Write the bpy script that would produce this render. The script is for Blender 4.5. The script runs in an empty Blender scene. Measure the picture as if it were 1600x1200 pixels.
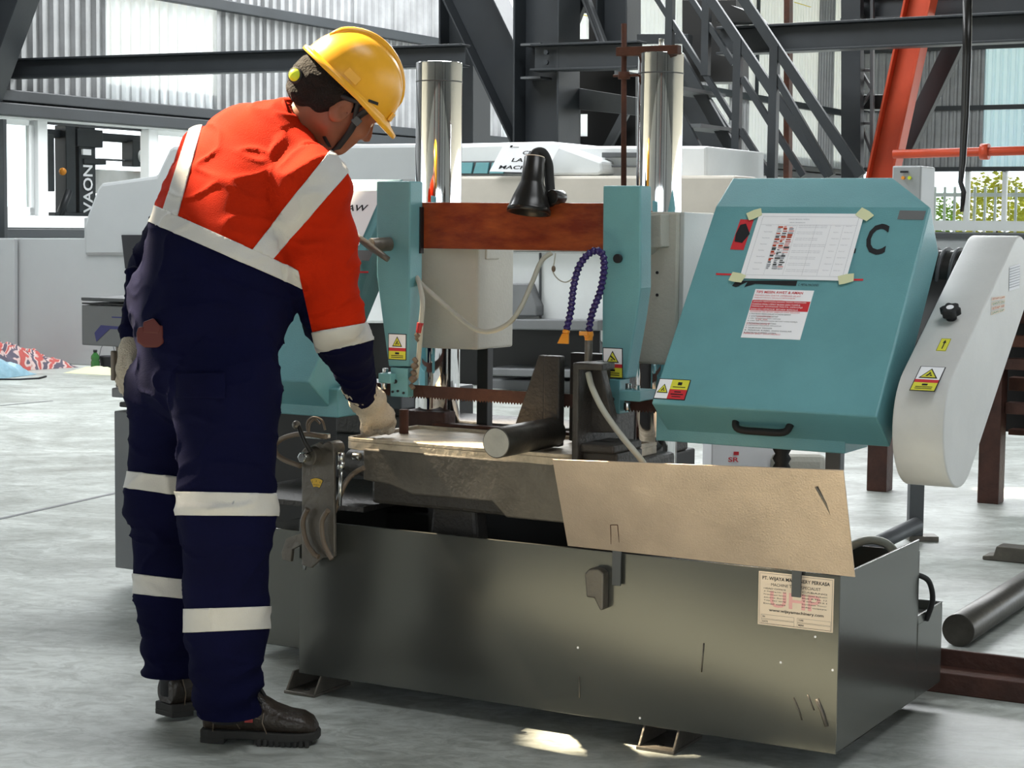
import bpy, bmesh, math, random
import numpy as np
from mathutils import Vector, Matrix, noise
random.seed(7)
# ------------------------------------------------------------------ camera, world, sun, lights
FP = 2940.0; PIT = math.radians(4.76); ROL = math.radians(.63); YAW = math.radians(-29.2); CH = 1.2
FWD = Vector((0, math.cos(PIT), -math.sin(PIT))); UP0 = Vector((0, math.sin(PIT), math.cos(PIT))); RI0 = Vector((1, 0, 0))
RR = RI0*math.cos(ROL) + UP0*math.sin(ROL); UU = UP0*math.cos(ROL) - RI0*math.sin(ROL)
CAM = Vector((0, 0, CH))
scn = bpy.context.scene
C = scn.collection
cd = bpy.data.cameras.new('camera'); cam = bpy.data.objects.new('camera', cd); C.objects.link(cam)
cd.sensor_width = 36; cd.lens = 36*FP/1600; cd.clip_end = 400
cam.matrix_world = Matrix(((RR.x, UU.x, -FWD.x, 0), (RR.y, UU.y, -FWD.y, 0), (RR.z, UU.z, -FWD.z, CH), (0, 0, 0, 1)))
scn.camera = cam
vs = scn.view_settings
vs.view_transform = 'Standard'; vs.look = 'None'; vs.gamma = 1; vs.use_curve_mapping = False; vs.exposure = 0.42
world = bpy.data.worlds.new('world'); scn.world = world; world.use_nodes = True
wn = world.node_tree; bg = wn.nodes['Background']
bg.inputs[0].default_value = (.86, .94, 1.0, 1); bg.inputs[1].default_value = 2.3
SUN = Vector((.56, -.30, -.77)).normalized()
sd = bpy.data.lights.new('sun', 'SUN'); sd.energy = 24.0; sd.angle = math.radians(.6); sd.color = (1, .84, .60)
so = bpy.data.objects.new('sun', sd); C.objects.link(so); so.location = (-4, 8, 12)
so.rotation_euler = SUN.to_track_quat('-Z', 'Y').to_euler()
def area(name, loc, sx, sy, e, col, aim=None):
    d = bpy.data.lights.new(name, 'AREA'); d.shape = 'RECTANGLE'; d.size = sx; d.size_y = sy; d.energy = e; d.color = col
    o = bpy.data.objects.new(name, d); C.objects.link(o); o.location = loc
    if aim: o.rotation_euler = (Vector(aim)-Vector(loc)).to_track_quat('-Z', 'Y').to_euler()
    return o
area('fill_lamp_near', (3.0, 2.5, 7.6), 4, 2.4, 170, (.95, .98, 1))  # added fill lamps under the ceiling brighten foreground, middle and far hall
area('fill_lamp_middle', (-3, 13, 7.6), 9, 2, 900, (.95, .98, 1))
area('fill_lamp_far', (3, 24, 7.6), 14, 3, 2700, (.95, .98, 1))

# ------------------------------------------------------------------ projection helpers (metres)
def ray(x, y): return FWD + RR*((x-800)/FP) - UU*((y-600)/FP)
def hit(x, y, n, d):
    w = ray(x, y); return CAM + w*((d - CAM.dot(n))/w.dot(n))
ZA = Vector((0, 0, 1)); YA = Vector((0, 1, 0))
UA = Vector((math.cos(YAW), math.sin(YAW), 0)); VA = Vector((-math.sin(YAW), math.cos(YAW), 0))
def G(x, y, z=0.0): return hit(x, y, ZA, z)
def P(x, y, Y): return hit(x, y, YA, Y)
O = G(1306, 1183, .045); O0 = Vector((O.x, O.y, 0))
def W(u, v, z): return O0 + UA*u + VA*v + ZA*z
def uvz(p): q = p - O0; return q.dot(UA), q.dot(VA), q.z
def mv(x, y, v): a = uvz(hit(x, y, VA, O0.dot(VA)+v)); return a[0], a[2]
def mu(x, y, u): a = uvz(hit(x, y, UA, O0.dot(UA)+u)); return a[1], a[2]
def mz(x, y, z): a = uvz(G(x, y, z)); return a[0], a[1]
def HV(x, y, v): return hit(x, y, VA, O0.dot(VA)+v)
def HU(x, y, u): return hit(x, y, UA, O0.dot(UA)+u)
def proj(p):
    d = Vector(p)-CAM; w = d.dot(FWD); return 800+FP*d.dot(RR)/w, 600-FP*d.dot(UU)/w

# ------------------------------------------------------------------ materials
MATS = {}
def mat(name, col, rough=.5, metal=0, var=.0, sc=8, bump=0, bsc=60, col2=None, trans=0, alpha=1, emit=0, coat=0, stretch=(1,1,1), ior=1.45, spec=.5):
    m = bpy.data.materials.new(name); m.use_nodes = True; n = m.node_tree.nodes; l = m.node_tree.links
    b = n['Principled BSDF']
    b.inputs['Base Color'].default_value = (*col, 1); b.inputs['Roughness'].default_value = rough; b.inputs['Metallic'].default_value = metal
    b.inputs['Transmission Weight'].default_value = trans; b.inputs['IOR'].default_value = ior; b.inputs['Alpha'].default_value = alpha
    b.inputs['Coat Weight'].default_value = coat; b.inputs['Specular IOR Level'].default_value = spec
    if emit: b.inputs['Emission Color'].default_value = (*col, 1); b.inputs['Emission Strength'].default_value = emit
    if var or bump or col2:
        tc = n.new('ShaderNodeTexCoord'); mp = n.new('ShaderNodeMapping'); mp.inputs['Scale'].default_value = stretch
        l.new(tc.outputs['Object'], mp.inputs[0])
    if var or col2:
        t = n.new('ShaderNodeTexNoise'); t.inputs['Scale'].default_value = sc; t.inputs['Detail'].default_value = 7; t.inputs['Roughness'].default_value = .62
        l.new(mp.outputs[0], t.inputs[0])
        r = n.new('ShaderNodeValToRGB'); r.color_ramp.elements[0].position = .35; r.color_ramp.elements[1].position = .68
        c2 = col2 or tuple(min(1, c*(1+var)) for c in col); c1 = col if col2 else tuple(c*(1-var) for c in col)
        r.color_ramp.elements[0].color = (*c1, 1); r.color_ramp.elements[1].color = (*c2, 1)
        l.new(t.outputs['Fac'], r.inputs[0]); l.new(r.outputs[0], b.inputs['Base Color'])
        dr = .02 if var <= .03 and not col2 else .08; mr = n.new('ShaderNodeMapRange'); mr.inputs['To Min'].default_value = max(0, rough-dr); mr.inputs['To Max'].default_value = min(1, rough+dr)
        l.new(t.outputs['Fac'], mr.inputs[0]); l.new(mr.outputs[0], b.inputs['Roughness'])
    if bump:
        t2 = n.new('ShaderNodeTexNoise'); t2.inputs['Scale'].default_value = bsc; t2.inputs['Detail'].default_value = 4
        l.new(mp.outputs[0], t2.inputs[0]); bp = n.new('ShaderNodeBump'); bp.inputs['Strength'].default_value = bump; bp.inputs['Distance'].default_value = .01
        l.new(t2.outputs['Fac'], bp.inputs['Height']); l.new(bp.outputs[0], b.inputs['Normal'])
    MATS[name] = m; return m
mat('teal_paint', (.14, .345, .375), .38, 0, .07, 5, .12, 300)
mat('teal_dark', (.03, .13, .15), .5)
mat('white_steel', (.60, .60, .585), .42, 0, .07, 4, .05, 200)
mat('cream_cast', (.52, .50, .44), .5, 0, .07, 5, .15, 120)
mat('tray_grey', (.118, .120, .110), .20, .62, .03, 3, .012, 90)
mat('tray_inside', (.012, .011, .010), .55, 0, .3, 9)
mat('panel_tan', (.52, .41, .32), .38, .4, .14, 5, .15, 260)
mat('cast_dark', (.050, .045, .040), .5, .2, .25, 8, .3, 90)
mat('cast_grey', (.15, .135, .115), .42, .5, .2, 9, .2, 80)
mat('table_steel', (.55, .46, .34), .5, .1, .3, 14, .3, 60)
mat('chrome', (.83, .83, .83), .045, 1)
mat('bright_steel', (.6, .6, .58), .25, 1, .1, 20)
mat('bar_end', (.42, .41, .38), .5, .4, .1, 30)
mat('bar_side', (.075, .068, .058), .35, .6, .25, 12, .1, 60, stretch=(1, 1, 1))
mat('rust_beam', (.17, .026, .010), .32, .1, 0, 9, .15, 50, col2=(.36, .085, .02), stretch=(1, 1, 3))
mat('rust', (.075, .026, .014), .7, .1, .35, 9, .35, 50)
mat('rust_deep', (.062, .024, .016), .6, .1, .3, 9, .3, 50)
mat('dark_steel', (.022, .026, .030), .48, .1, .14, 2, .05, 40)
mat('mid_steel', (.085, .09, .095), .5, .1, .12, 3)
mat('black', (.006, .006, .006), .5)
mat('black_gloss', (.012, .011, .010), .28)
mat('black_rubber', (.012, .012, .012), .65)
mat('orange_steel', (.50, .058, .018), .48, 0, .1, 3)
mat('sheet_metal', (.29, .295, .30), .42, .35, .16, 2.2, 0)
mat('white_frame', (.72, .74, .74), .4)
mat('light_machine', (.35, .365, .37), .42, 0, .04, 1.5)
mat('lathe_white', (.66, .68, .68), .4, 0, .05, 2)
mat('lathe_beige', (.50, .46, .40), .45, 0, .08, 2)
mat('lathe_grey', (.16, .165, .17), .45, .1, .1, 3)
mat('wall_plaster', (.5, .52, .53), .8, 0, .05, 2)
mat('glass', (.9, .97, .95), .03, 0, trans=1, ior=1.05)
mat('paper', (.93, .93, .96), .7)
mat('tape', (.72, .74, .46), .6)
mat('ink', (.012, .012, .015), .6)
mat('ink_grey', (.40, .41, .45), .7)
mat('red_print', (.62, .03, .04), .6)
mat('pink_print', (.80, .42, .40), .6)
mat('yellow_print', (.75, .72, .06), .5)
mat('amber_print', (.72, .45, .05), .5)
mat('cream_label', (.80, .66, .52), .5)
mat('blue_print', (.03, .03, .17), .5)
mat('green_print', (.05, .3, .2), .6)
mat('orange_plastic', (.80, .30, .03), .35)
mat('purple_plastic', (.035, .022, .12), .25, 0, .1, 20)
mat('hose_grey', (.42, .42, .36), .35)
mat('hose_brown', (.16, .12, .085), .4)
mat('red_rubber', (.35, .02, .02), .4)
mat('orange_cloth', (.44, .018, .002), .9, 0, .10, 7, .25, 420, spec=.12)
mat('navy_cloth', (.0035, .004, .022), .95, 0, .15, 6, .25, 420, spec=.08)
mat('reflective', (.50, .49, .47), .55, .0, .05, 9, .12, 300)
mat('skin', (.27, .095, .048), .5, 0, .10, 25)
mat('hair', (.005, .003, .002), .9, 0, .3, 40, .8, 180)
mat('hat_yellow', (.80, .38, .020), .33, 0, .08, 6, .03, 60)
mat('lime', (.62, .72, .03), .5)
mat('glove', (.52, .46, .37), .95, 0, .10, 14, .8, 260)
mat('boot', (.026, .019, .014), .38, 0, .35, 14, .3, 90)
mat('sole', (.022, .021, .019), .8, 0, .2, 12)
mat('leather', (.075, .008, .005), .6)
mat('blue_bag', (.28, .46, .56), .3, 0, .18, 9, .5, 22)
mat('bottle_green', (.03, .12, .03), .2)
mat('foliage', (.34, .52, .10), .8, 0, .3, 3)
mat('foliage_yellow', (.72, .70, .12), .8, 0, .3, 3)
mat('bark', (.16, .11, .07), .9)
mat('outside_ground', (.42, .43, .38), .9, 0, .1, .5)
mat('yellow_steel', (.78, .66, .04), .5)
mat('lens_glass', (.10, .12, .13), .1, 0, alpha=1)
def striped_cloth():
    m = mat('striped_cloth', (.6, .5, .5), .85); n = m.node_tree.nodes; l = m.node_tree.links
    tc = n.new('ShaderNodeTexCoord'); w = n.new('ShaderNodeTexWave'); w.inputs['Scale'].default_value = 3.4; w.inputs['Distortion'].default_value = 14; w.inputs['Detail'].default_value = 3
    r = n.new('ShaderNodeValToRGB'); e = r.color_ramp.elements; e[0].color = (.42, .09, .08, 1); e[0].position = .22; e[1].color = (.52, .42, .39, 1); e[1].position = .42
    k = e.new(.78); k.color = (.55, .40, .38, 1); k = e.new(.86); k.color = (.10, .09, .12, 1)
    l.new(tc.outputs['Object'], w.inputs[0]); l.new(w.outputs[0], r.inputs[0]); l.new(r.outputs[0], n['Principled BSDF'].inputs['Base Color'])
striped_cloth()
def translucent(name, col):
    m = bpy.data.materials.new(name); m.use_nodes = True; n = m.node_tree.nodes; l = m.node_tree.links
    for x in list(n): n.remove(x)
    o = n.new('ShaderNodeOutputMaterial'); t = n.new('ShaderNodeBsdfTranslucent'); d = n.new('ShaderNodeBsdfDiffuse'); mx = n.new('ShaderNodeMixShader')
    t.inputs[0].default_value = (*col, 1); d.inputs[0].default_value = (*col, 1); mx.inputs[0].default_value = .35
    l.new(t.outputs[0], mx.inputs[1]); l.new(d.outputs[0], mx.inputs[2]); l.new(mx.outputs[0], o.inputs[0]); MATS[name] = m
translucent('translucent_sheet', (.93, .96, .97))
translucent('translucent_blue', (.68, .88, .97))
def floor_mat():
    m = mat('concrete', (.4, .42, .4), .3); n = m.node_tree.nodes; l = m.node_tree.links; b = n['Principled BSDF']
    tc = n.new('ShaderNodeTexCoord'); mp = n.new('ShaderNodeMapping'); mp.inputs['Rotation'].default_value = (0, 0, .5); mp.inputs['Scale'].default_value = (.8, 1.3, 1)
    l.new(tc.outputs['Object'], mp.inputs[0])
    a = n.new('ShaderNodeTexNoise'); a.inputs['Scale'].default_value = 1.6; a.inputs['Detail'].default_value = 9; a.inputs['Roughness'].default_value = .65; a.inputs['Distortion'].default_value = 1.1
    c = n.new('ShaderNodeTexNoise'); c.inputs['Scale'].default_value = 13; c.inputs['Detail'].default_value = 8; c.inputs['Roughness'].default_value = .7; c.inputs['Distortion'].default_value = 1.6
    l.new(mp.outputs[0], a.inputs[0]); l.new(mp.outputs[0], c.inputs[0])
    r = n.new('ShaderNodeValToRGB'); e = r.color_ramp.elements; e[0].position = .30; e[0].color = (.25, .26, .235, 1); e[1].position = .68; e[1].color = (.60, .63, .60, 1)
    k = e.new(.5); k.color = (.43, .455, .43, 1)
    l.new(a.outputs[0], r.inputs[0])
    r2 = n.new('ShaderNodeValToRGB'); e = r2.color_ramp.elements; e[0].position = .36; e[0].color = (.60, .60, .57, 1); e[1].position = .58; e[1].color = (1.12, 1.12, 1.12, 1)
    l.new(c.outputs[0], r2.inputs[0])
    mx = n.new('ShaderNodeMix'); mx.data_type = 'RGBA'; mx.blend_type = 'MULTIPLY'; mx.inputs[0].default_value = .75
    l.new(r.outputs[0], mx.inputs[6]); l.new(r2.outputs[0], mx.inputs[7]); l.new(mx.outputs[2], b.inputs['Base Color'])
    mr = n.new('ShaderNodeMapRange'); mr.inputs['To Min'].default_value = .26; mr.inputs['To Max'].default_value = .55; l.new(c.outputs[0], mr.inputs[0]); l.new(mr.outputs[0], b.inputs['Roughness'])
    bp = n.new('ShaderNodeBump'); bp.inputs['Strength'].default_value = .12; bp.inputs['Distance'].default_value = .01; l.new(c.outputs[0], bp.inputs['Height']); l.new(bp.outputs[0], b.inputs['Normal'])
floor_mat()

# ------------------------------------------------------------------ mesh helpers
def basis(d):
    d = Vector(d).normalized(); a = Vector((0, 0, 1)) if abs(d.z) < .9 else Vector((1, 0, 0))
    s = d.cross(a).normalized(); return d, s, s.cross(d).normalized()
class MB:
    def __init__(s): s.v = []; s.f = []; s.m = []; s.i = 0; s.sm = []; s.smooth = False
    def add(s, vs, fs):
        b = len(s.v); s.v += [Vector(x) for x in vs]
        for f in fs: s.f.append([b+k for k in f]); s.m.append(s.i); s.sm.append(s.smooth)
        return s
    def box(s, F, a0, a1, b0, b1, c0, c1):
        v = [F(a, b, c) for a in (a0, a1) for b in (b0, b1) for c in (c0, c1)]
        return s.add(v, [(0, 1, 3, 2), (4, 6, 7, 5), (0, 4, 5, 1), (2, 3, 7, 6), (0, 2, 6, 4), (1, 5, 7, 3)])
    def prism(s, F, pts, c0, c1):
        n = len(pts); v = [F(a, b, c0) for a, b in pts]+[F(a, b, c1) for a, b in pts]
        return s.add(v, [tuple(range(n))[::-1], tuple(range(n, 2*n))]+[(k, (k+1) % n, n+(k+1) % n, n+k) for k in range(n)])
    def poly(s, pts): return s.add(pts, [tuple(range(len(pts)))])
    def hexa(s, lo, hi):      # two matching loops of world points
        n = len(lo); return s.add(list(lo)+list(hi), [tuple(range(n))[::-1], tuple(range(n, 2*n))]+[(k, (k+1) % n, n+(k+1) % n, n+k) for k in range(n)])
    def rings(s, R, cap=True):
        n = len(R[0]); b = len(R); vs = [p for r in R for p in r]; old = s.smooth
        s.smooth = True
        s.add(vs, [(k*n+j, k*n+(j+1) % n, (k+1)*n+(j+1) % n, (k+1)*n+j) for k in range(b-1) for j in range(n)])
        s.smooth = False
        if cap: s.add(R[0], [tuple(range(n))[::-1]]); s.add(R[-1], [tuple(range(n))])
        s.smooth = old; return s
    def cyl(s, A, B, r, r2=None, n=24, cap=True):
        A = Vector(A); B = Vector(B); d, a, b = basis(B-A); r2 = r if r2 is None else r2
        ci = [(math.cos(2*math.pi*k/n), math.sin(2*math.pi*k/n)) for k in range(n)]
        return s.rings([[A+a*(c*r)+b*(t*r) for c, t in ci], [B+a*(c*r2)+b*(t*r2) for c, t in ci]], cap)
    def lathe(s, A, D, prof, n=28):
        A = Vector(A); d, a, b = basis(D)
        return s.rings([[A+d*h+a*(r*math.cos(2*math.pi*k/n))+b*(r*math.sin(2*math.pi*k/n)) for k in range(n)] for h, r in prof])
    def tube(s, pts, r, n=10, rad=None):
        pts = [Vector(p) for p in pts]; R = []; a = None
        for k, p in enumerate(pts):
            d = (pts[min(k+1, len(pts)-1)]-pts[max(k-1, 0)]).normalized()
            if a is None: a = basis(d)[1]
            a = (a-d*a.dot(d)).normalized(); b = d.cross(a); q = rad[k] if rad else r
            R.append([p+a*(q*math.cos(2*math.pi*j/n))+b*(q*math.sin(2*math.pi*j/n)) for j in range(n)])
        return s.rings(R)
    def sphere(s, c, r, sx=1, sy=1, sz=1, n=14, m=9, M=None):
        c = Vector(c); R = []
        for i in range(m+1):
            t = math.pi*i/m; e = max(math.sin(t), .02)
            q = [Vector((sx*r*e*math.cos(2*math.pi*j/n), sy*r*e*math.sin(2*math.pi*j/n), -sz*r*math.cos(t))) for j in range(n)]
            R.append([c+(M @ w if M else w) for w in q])
        return s.rings(R)
def spline(pts, n=8):
    pts = [Vector(p) for p in pts]; o = []
    for k in range(len(pts)-1):
        a = pts[max(k-1, 0)]; b = pts[k]; c = pts[k+1]; d = pts[min(k+2, len(pts)-1)]
        for j in range(n):
            t = j/n; o.append(.5*((2*b)+(c-a)*t+(2*a-5*b+4*c-d)*t*t+(3*b-3*c+d-a)*t**3))
    o.append(pts[-1]); return o
def root_loc(p):
    while p is not None and p.parent is not None: p = p.parent
    return p.location if p is not None else Vector((0, 0, 0))
def obj(name, mb, mats, parent=None, bevel=0, loc=None, fix=True, label=None, sub=0):
    if isinstance(mats, str): mats = [mats]
    base = root_loc(parent) if parent else (Vector(loc) if loc is not None else None)
    if base is None:
        xs = [p.x for p in mb.v]; ys = [p.y for p in mb.v]; base = Vector(((min(xs)+max(xs))/2, (min(ys)+max(ys))/2, min(p.z for p in mb.v)))
    me = bpy.data.meshes.new(name); me.from_pydata([p-base for p in mb.v], [], mb.f)
    for m in mats: me.materials.append(MATS[m])
    me.polygons.foreach_set('material_index', mb.m); me.polygons.foreach_set('use_smooth', mb.sm)
    if fix:
        bm = bmesh.new(); bm.from_mesh(me); bmesh.ops.remove_doubles(bm, verts=bm.verts, dist=1e-6); bmesh.ops.recalc_face_normals(bm, faces=bm.faces); bm.to_mesh(me); bm.free()
    me.validate()
    o = bpy.data.objects.new(name, me); C.objects.link(o)
    if parent: o.parent = parent
    else: o.location = base
    if bevel:
        b = o.modifiers.new('bevel', 'BEVEL'); b.width = bevel; b.segments = 2; b.limit_method = 'ANGLE'; b.angle_limit = math.radians(38)
    if label: o['label'] = label
    return o
def thing(name, label, cat, loc, group=None):
    o = bpy.data.objects.new(name, None); C.objects.link(o); o.location = loc; o.empty_display_size = .1
    o['label'] = label; o['category'] = cat
    if group: o['group'] = group
    return o
def tag(o, label, cat, group=None):
    o['label'] = label; o['category'] = cat
    if group: o['group'] = group
    return o
def struct(o): o['kind'] = 'structure'; return o
def FW(a, b, c): return Vector((a, b, c))
def FUV(a, b, c): return W(a, b, c)          # (u, v, z)
def FUZ(a, b, c): return W(a, c, b)          # (u, z, v)
def FVZ(a, b, c): return W(c, a, b)          # (v, z, u)
def frame(o, x, y, z): return lambda a, b, c: o+x*a+y*b+z*c
_txt = {}
def text_mesh(s, bold=False, space=1.0):
    k = (s, bold, space)
    if k in _txt: return _txt[k]
    cu = bpy.data.curves.new('t', 'FONT'); cu.body = s; cu.size = 1; cu.resolution_u = 3; cu.space_character = space
    if bold: cu.offset = .018
    o = bpy.data.objects.new('t', cu); C.objects.link(o); bpy.context.view_layer.update()
    dg = bpy.context.evaluated_depsgraph_get(); me = bpy.data.meshes.new_from_object(o.evaluated_get(dg))
    v = [tuple(x.co) for x in me.vertices]; f = [tuple(p.vertices) for p in me.polygons]
    bpy.data.objects.remove(o); bpy.data.curves.remove(cu); bpy.data.meshes.remove(me)
    xs = [a[0] for a in v] or [0]; ys = [a[1] for a in v] or [0]
    _txt[k] = (v, f, min(xs), max(xs), min(ys), max(ys)); return _txt[k]
def put_text(mb, F, s, x0, y0, h, w=None, c=.0006, bold=False, shear=0, space=1.0):
    """flat lettering in frame F, lower-left at x0,y0, cap height h, fitted to width w"""
    v, f, a, b, d, e = text_mesh(s, bold, space); sy = h/max(e-d, .01); sx = (w/(b-a)) if w else sy
    mb.add([F(x0+(p[0]-a)*sx+shear*(p[1]-d)*sy, y0+(p[1]-d)*sy, c) for p in v], f)
def rect(mb, F, x0, x1, y0, y1, c): mb.poly([F(x0, y0, c), F(x1, y0, c), F(x1, y1, c), F(x0, y1, c)])
def warn_sticker(parent, F, x0, x1, y0, y1, vertical=True, icon='hand'):
    """printed hazard label: white field with a triangle, red band, yellow band"""
    mb = MB(); w = x1-x0; h = y1-y0
    mb.i = 3; mb.box(F, x0-.002, x1+.002, y0-.002, y1+.002, 0, .0008)
    e = .0011
    def tri(cx, cy, r):
        mb.i = 3; mb.poly([F(cx-r, cy-r*.8, e+.0004), F(cx+r, cy-r*.8, e+.0004), F(cx, cy+r*.95, e+.0004)])
        mb.i = 2; q = r*.78; mb.poly([F(cx-q, cy-q*.8-.03*r, e+.0008), F(cx+q, cy-q*.8-.03*r, e+.0008), F(cx, cy+q*.9, e+.0008)])
        mb.i = 3
        if icon == 'blade':
            mb.poly([F(cx-q*.55, cy+q*.15, e+.0012), F(cx-q*.35, cy+q*.38, e+.0012), F(cx+q*.62, cy-q*.45, e+.0012), F(cx+q*.4, cy-q*.6, e+.0012)])
            mb.poly([F(cx-q*.5, cy-q*.6, e+.0012), F(cx+q*.1, cy-q*.6, e+.0012), F(cx-q*.1, cy-q*.35, e+.0012)])
        else:
            mb.poly([F(cx-q*.45, cy-q*.55, e+.0012), F(cx-q*.2, cy-q*.6, e+.0012), F(cx+q*.25, cy+q*.1, e+.0012), F(cx+q*.02, cy+q*.2, e+.0012)])
            mb.poly([F(cx+q*.1, cy-q*.55, e+.0012), F(cx+q*.5, cy-q*.55, e+.0012), F(cx+q*.2, cy-q*.1, e+.0012)])
            mb.poly([F(cx-q*.12, cy+q*.15, e+.0012), F(cx+q*.08, cy+q*.1, e+.0012), F(cx, cy+q*.45, e+.0012)])
    if vertical:
        mb.i = 0; rect(mb, F, x0, x1, y0+h*.46, y1, e); mb.i = 1; rect(mb, F, x0, x1, y0+h*.33, y0+h*.46, e); mb.i = 2; rect(mb, F, x0, x1, y0, y0+h*.33, e)
        tri((x0+x1)/2, y0+h*.70, min(w*.42, h*.24)); mb.i = 3
        rect(mb, F, x0+w*.38, x0+w*.62, y0+h*.2, y0+h*.28, e+.0003)
        for k in range(2): rect(mb, F, x0+w*.14, x0+w*.86, y0+h*(.06+.07*k), y0+h*(.09+.07*k), e+.0003)
    else:
        s = x0+w*.42
        mb.i = 0; rect(mb, F, x0, s, y0, y1, e); mb.i = 1; rect(mb, F, s, x1, y0, y0+h*.5, e); mb.i = 2; rect(mb, F, s, x1, y0+h*.5, y1, e)
        tri((x0+s)/2, (y0+y1)/2, w*.19); mb.i = 3
        rect(mb, F, s+w*.22, s+w*.36, y0+h*.72, y0+h*.88, e+.0003); rect(mb, F, s+w*.08, s+w*.5, y0+h*.60, y0+h*.64, e+.0003)
        rect(mb, F, s+w*.18, s+w*.4, y0+h*.34, y0+h*.40, e+.0003); rect(mb, F, s+w*.08, s+w*.5, y0+h*.22, y0+h*.27, e+.0003); rect(mb, F, s+w*.14, s+w*.44, y0+h*.1, y0+h*.14, e+.0003)
    return obj('warning_label', mb, ['paper', 'red_print', 'yellow_print', 'ink'], parent, fix=False)
# ================================================================== BUILDING
UWL = uvz(P(12, 160, 20))[0]                     # plane of the long left wall (u = const)
VBK = uvz(HU(1332, 200, UWL))[1]                 # plane of the far wall (v = const)
z_pur = mu(430, 24, UWL)[1]; z_rail = mu(160, 172, UWL)[1]; z_head = mu(12, 185, UWL)[1]; z_sill = 1.27
# floor
fl = MB(); fl.box(FW, -30, 34, -12, 60, -.25, 0)
floor = struct(obj('floor', fl, 'concrete', loc=(0, 0, 0)))
jt = MB(); jt.i = 0
for a, b in (((0, 811), (175, 772)), ((0, 634), (45, 630))):
    p, q = G(*a), G(*b); d = (q-p).normalized(); s = d.cross(ZA)*.012; p = p-d*6 if a[1] > 700 else p; q = q+d*.2
    jt.hexa([p-s+ZA*.0005, p+s+ZA*.0005, q+s+ZA*.0005, q-s+ZA*.0005], [p-s+ZA*.002, p+s+ZA*.002, q+s+ZA*.002, q-s+ZA*.002])
obj('floor_joint', jt, 'lathe_grey', floor)
gr = MB(); gr.box(FW, -90, 90, -40, 120, -.6, -.26)
struct(obj('ground', gr, 'outside_ground', loc=(0, 0, -.6)))
# unseen ceiling, openings added to drop sun on worker, table and floor
HZ = 8.0; k = HZ/-SUN.z
sh = Vector((-SUN.x*k, -SUN.y*k, 0))
foot = [(.20, .90, 3.50, 4.01), (-.30, .02, 3.93, 4.13), (.06, .46, 4.25, 4.47), (.20, .62, 4.72, 5.00), (-1.6, -.25, 3.1, 3.74), (-.25, .34, 3.1, 3.50), (-.25, .20, 3.50, 3.70)]
rf = [(2.2, 3.4, 8.5, 8.8)]
holes = [(a+sh.x, b+sh.x, c+sh.y, d+sh.y) for a, b, c, d in foot+rf]
xs = sorted({-30, 34, *[h[0] for h in holes], *[h[1] for h in holes]}); ys = sorted({-12, 60, *[h[2] for h in holes], *[h[3] for h in holes]})
ce = MB()
for i in range(len(xs)-1):
    for j in range(len(ys)-1):
        cx, cy = (xs[i]+xs[i+1])/2, (ys[j]+ys[j+1])/2
        if any(h[0] < cx < h[1] and h[2] < cy < h[3] for h in holes): continue
        ce.box(FW, xs[i], xs[i+1], ys[j], ys[j+1], HZ, HZ+.02)
struct(obj('ceiling', ce, 'sheet_metal', loc=(0, 0, HZ)))
# unseen walls behind the camera, added to cut frontal fill, with a wide doorway
wfm = MB(); wfm.box(FW, -30, -5.5, -9.2, -9, 0, HZ); wfm.box(FW, 5.5, 30, -9.2, -9, 0, HZ); wfm.box(FW, -5.5, 5.5, -9.2, -9, 4.2, HZ); wfo = struct(obj('wall_front', wfm, 'wall_plaster', loc=(0, -9, 0)))
for x, y, m in ((-3.2, -3.5, 'dark_steel'), (-1.4, -8.8, 'dark_steel'), (1.2, -8.8, 'dark_steel'), (3.4, -5, 'dark_steel'), (.2, -8.9, 'orange_steel'), (-5.4, -8.8, 'orange_steel'), (5.2, -3, 'dark_steel'), (2.2, -8.8, 'mid_steel')):
    b = MB(); b.box(FW, x-.16, x+.16, y-.12, y+.12, 0, HZ); obj('reflection_column', b, m, wfo, .01)  # unseen posts added so the chrome mirrors vertical stripes
# corrugated sheets
def sheet(w, h, ribs):
    mb = MB(); p = w/ribs; prof = []
    for k in range(ribs): prof += [(k*p, 0), (k*p+p*.28, 0), (k*p+p*.42, .045), (k*p+p*.86, .045)]
    prof.append((w, 0))
    for a, b in zip(prof, prof[1:]): mb.add([(a[0], a[1], 0), (b[0], b[1], 0), (b[0], b[1], h), (a[0], a[1], h)], [(0, 1, 2, 3)])
    me = bpy.data.meshes.new('corrugated_sheet'); me.from_pydata(mb.v, [], mb.f); return me
def place_sheet(me, loc, rz, parent, m, name='corrugated_sheet'):
    o = bpy.data.objects.new(name, me); C.objects.link(o); o.parent = parent
    o.location = Vector(loc)-parent.location; o.rotation_euler = (0, 0, rz)
    return o
SW = 1.0
def sheets(par, org, dirv, n, z0, z1, rz, transl):
    me = sheet(SW+.02, z1-z0, 6); me.materials.append(MATS['sheet_metal']); mt = me.copy(); mt.materials[0] = MATS['translucent_sheet']; mu_ = me.copy(); mu_.materials[0] = MATS['translucent_blue']
    for k in range(n):
        t = transl.get(k); place_sheet({None: me, 'w': mt, 'b': mu_}[t], org+dirv*(k*SW)+ZA*z0, rz, par, None, 'corrugated_sheet' if not t else 'translucent_sheet')
vb0 = mu(165, 80, UWL)[0]; n0 = 17; start = vb0-n0*SW*1.0
wl = MB(); wl.box(FUV, UWL-.2, UWL, start, VBK, 0, z_sill-.12)
wall_left = struct(obj('wall_left', wl, 'wall_plaster', loc=W(UWL, start, 0)))
nW = int((VBK-start)/SW)+1; rzV = math.atan2(VA.y, VA.x); rzU = YAW
kv = int((mu(1245, 60, UWL)[0]-start)/SW)
kx_ = lambda x: int((mu(x, 60, UWL)[0]-start)/SW)
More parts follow.
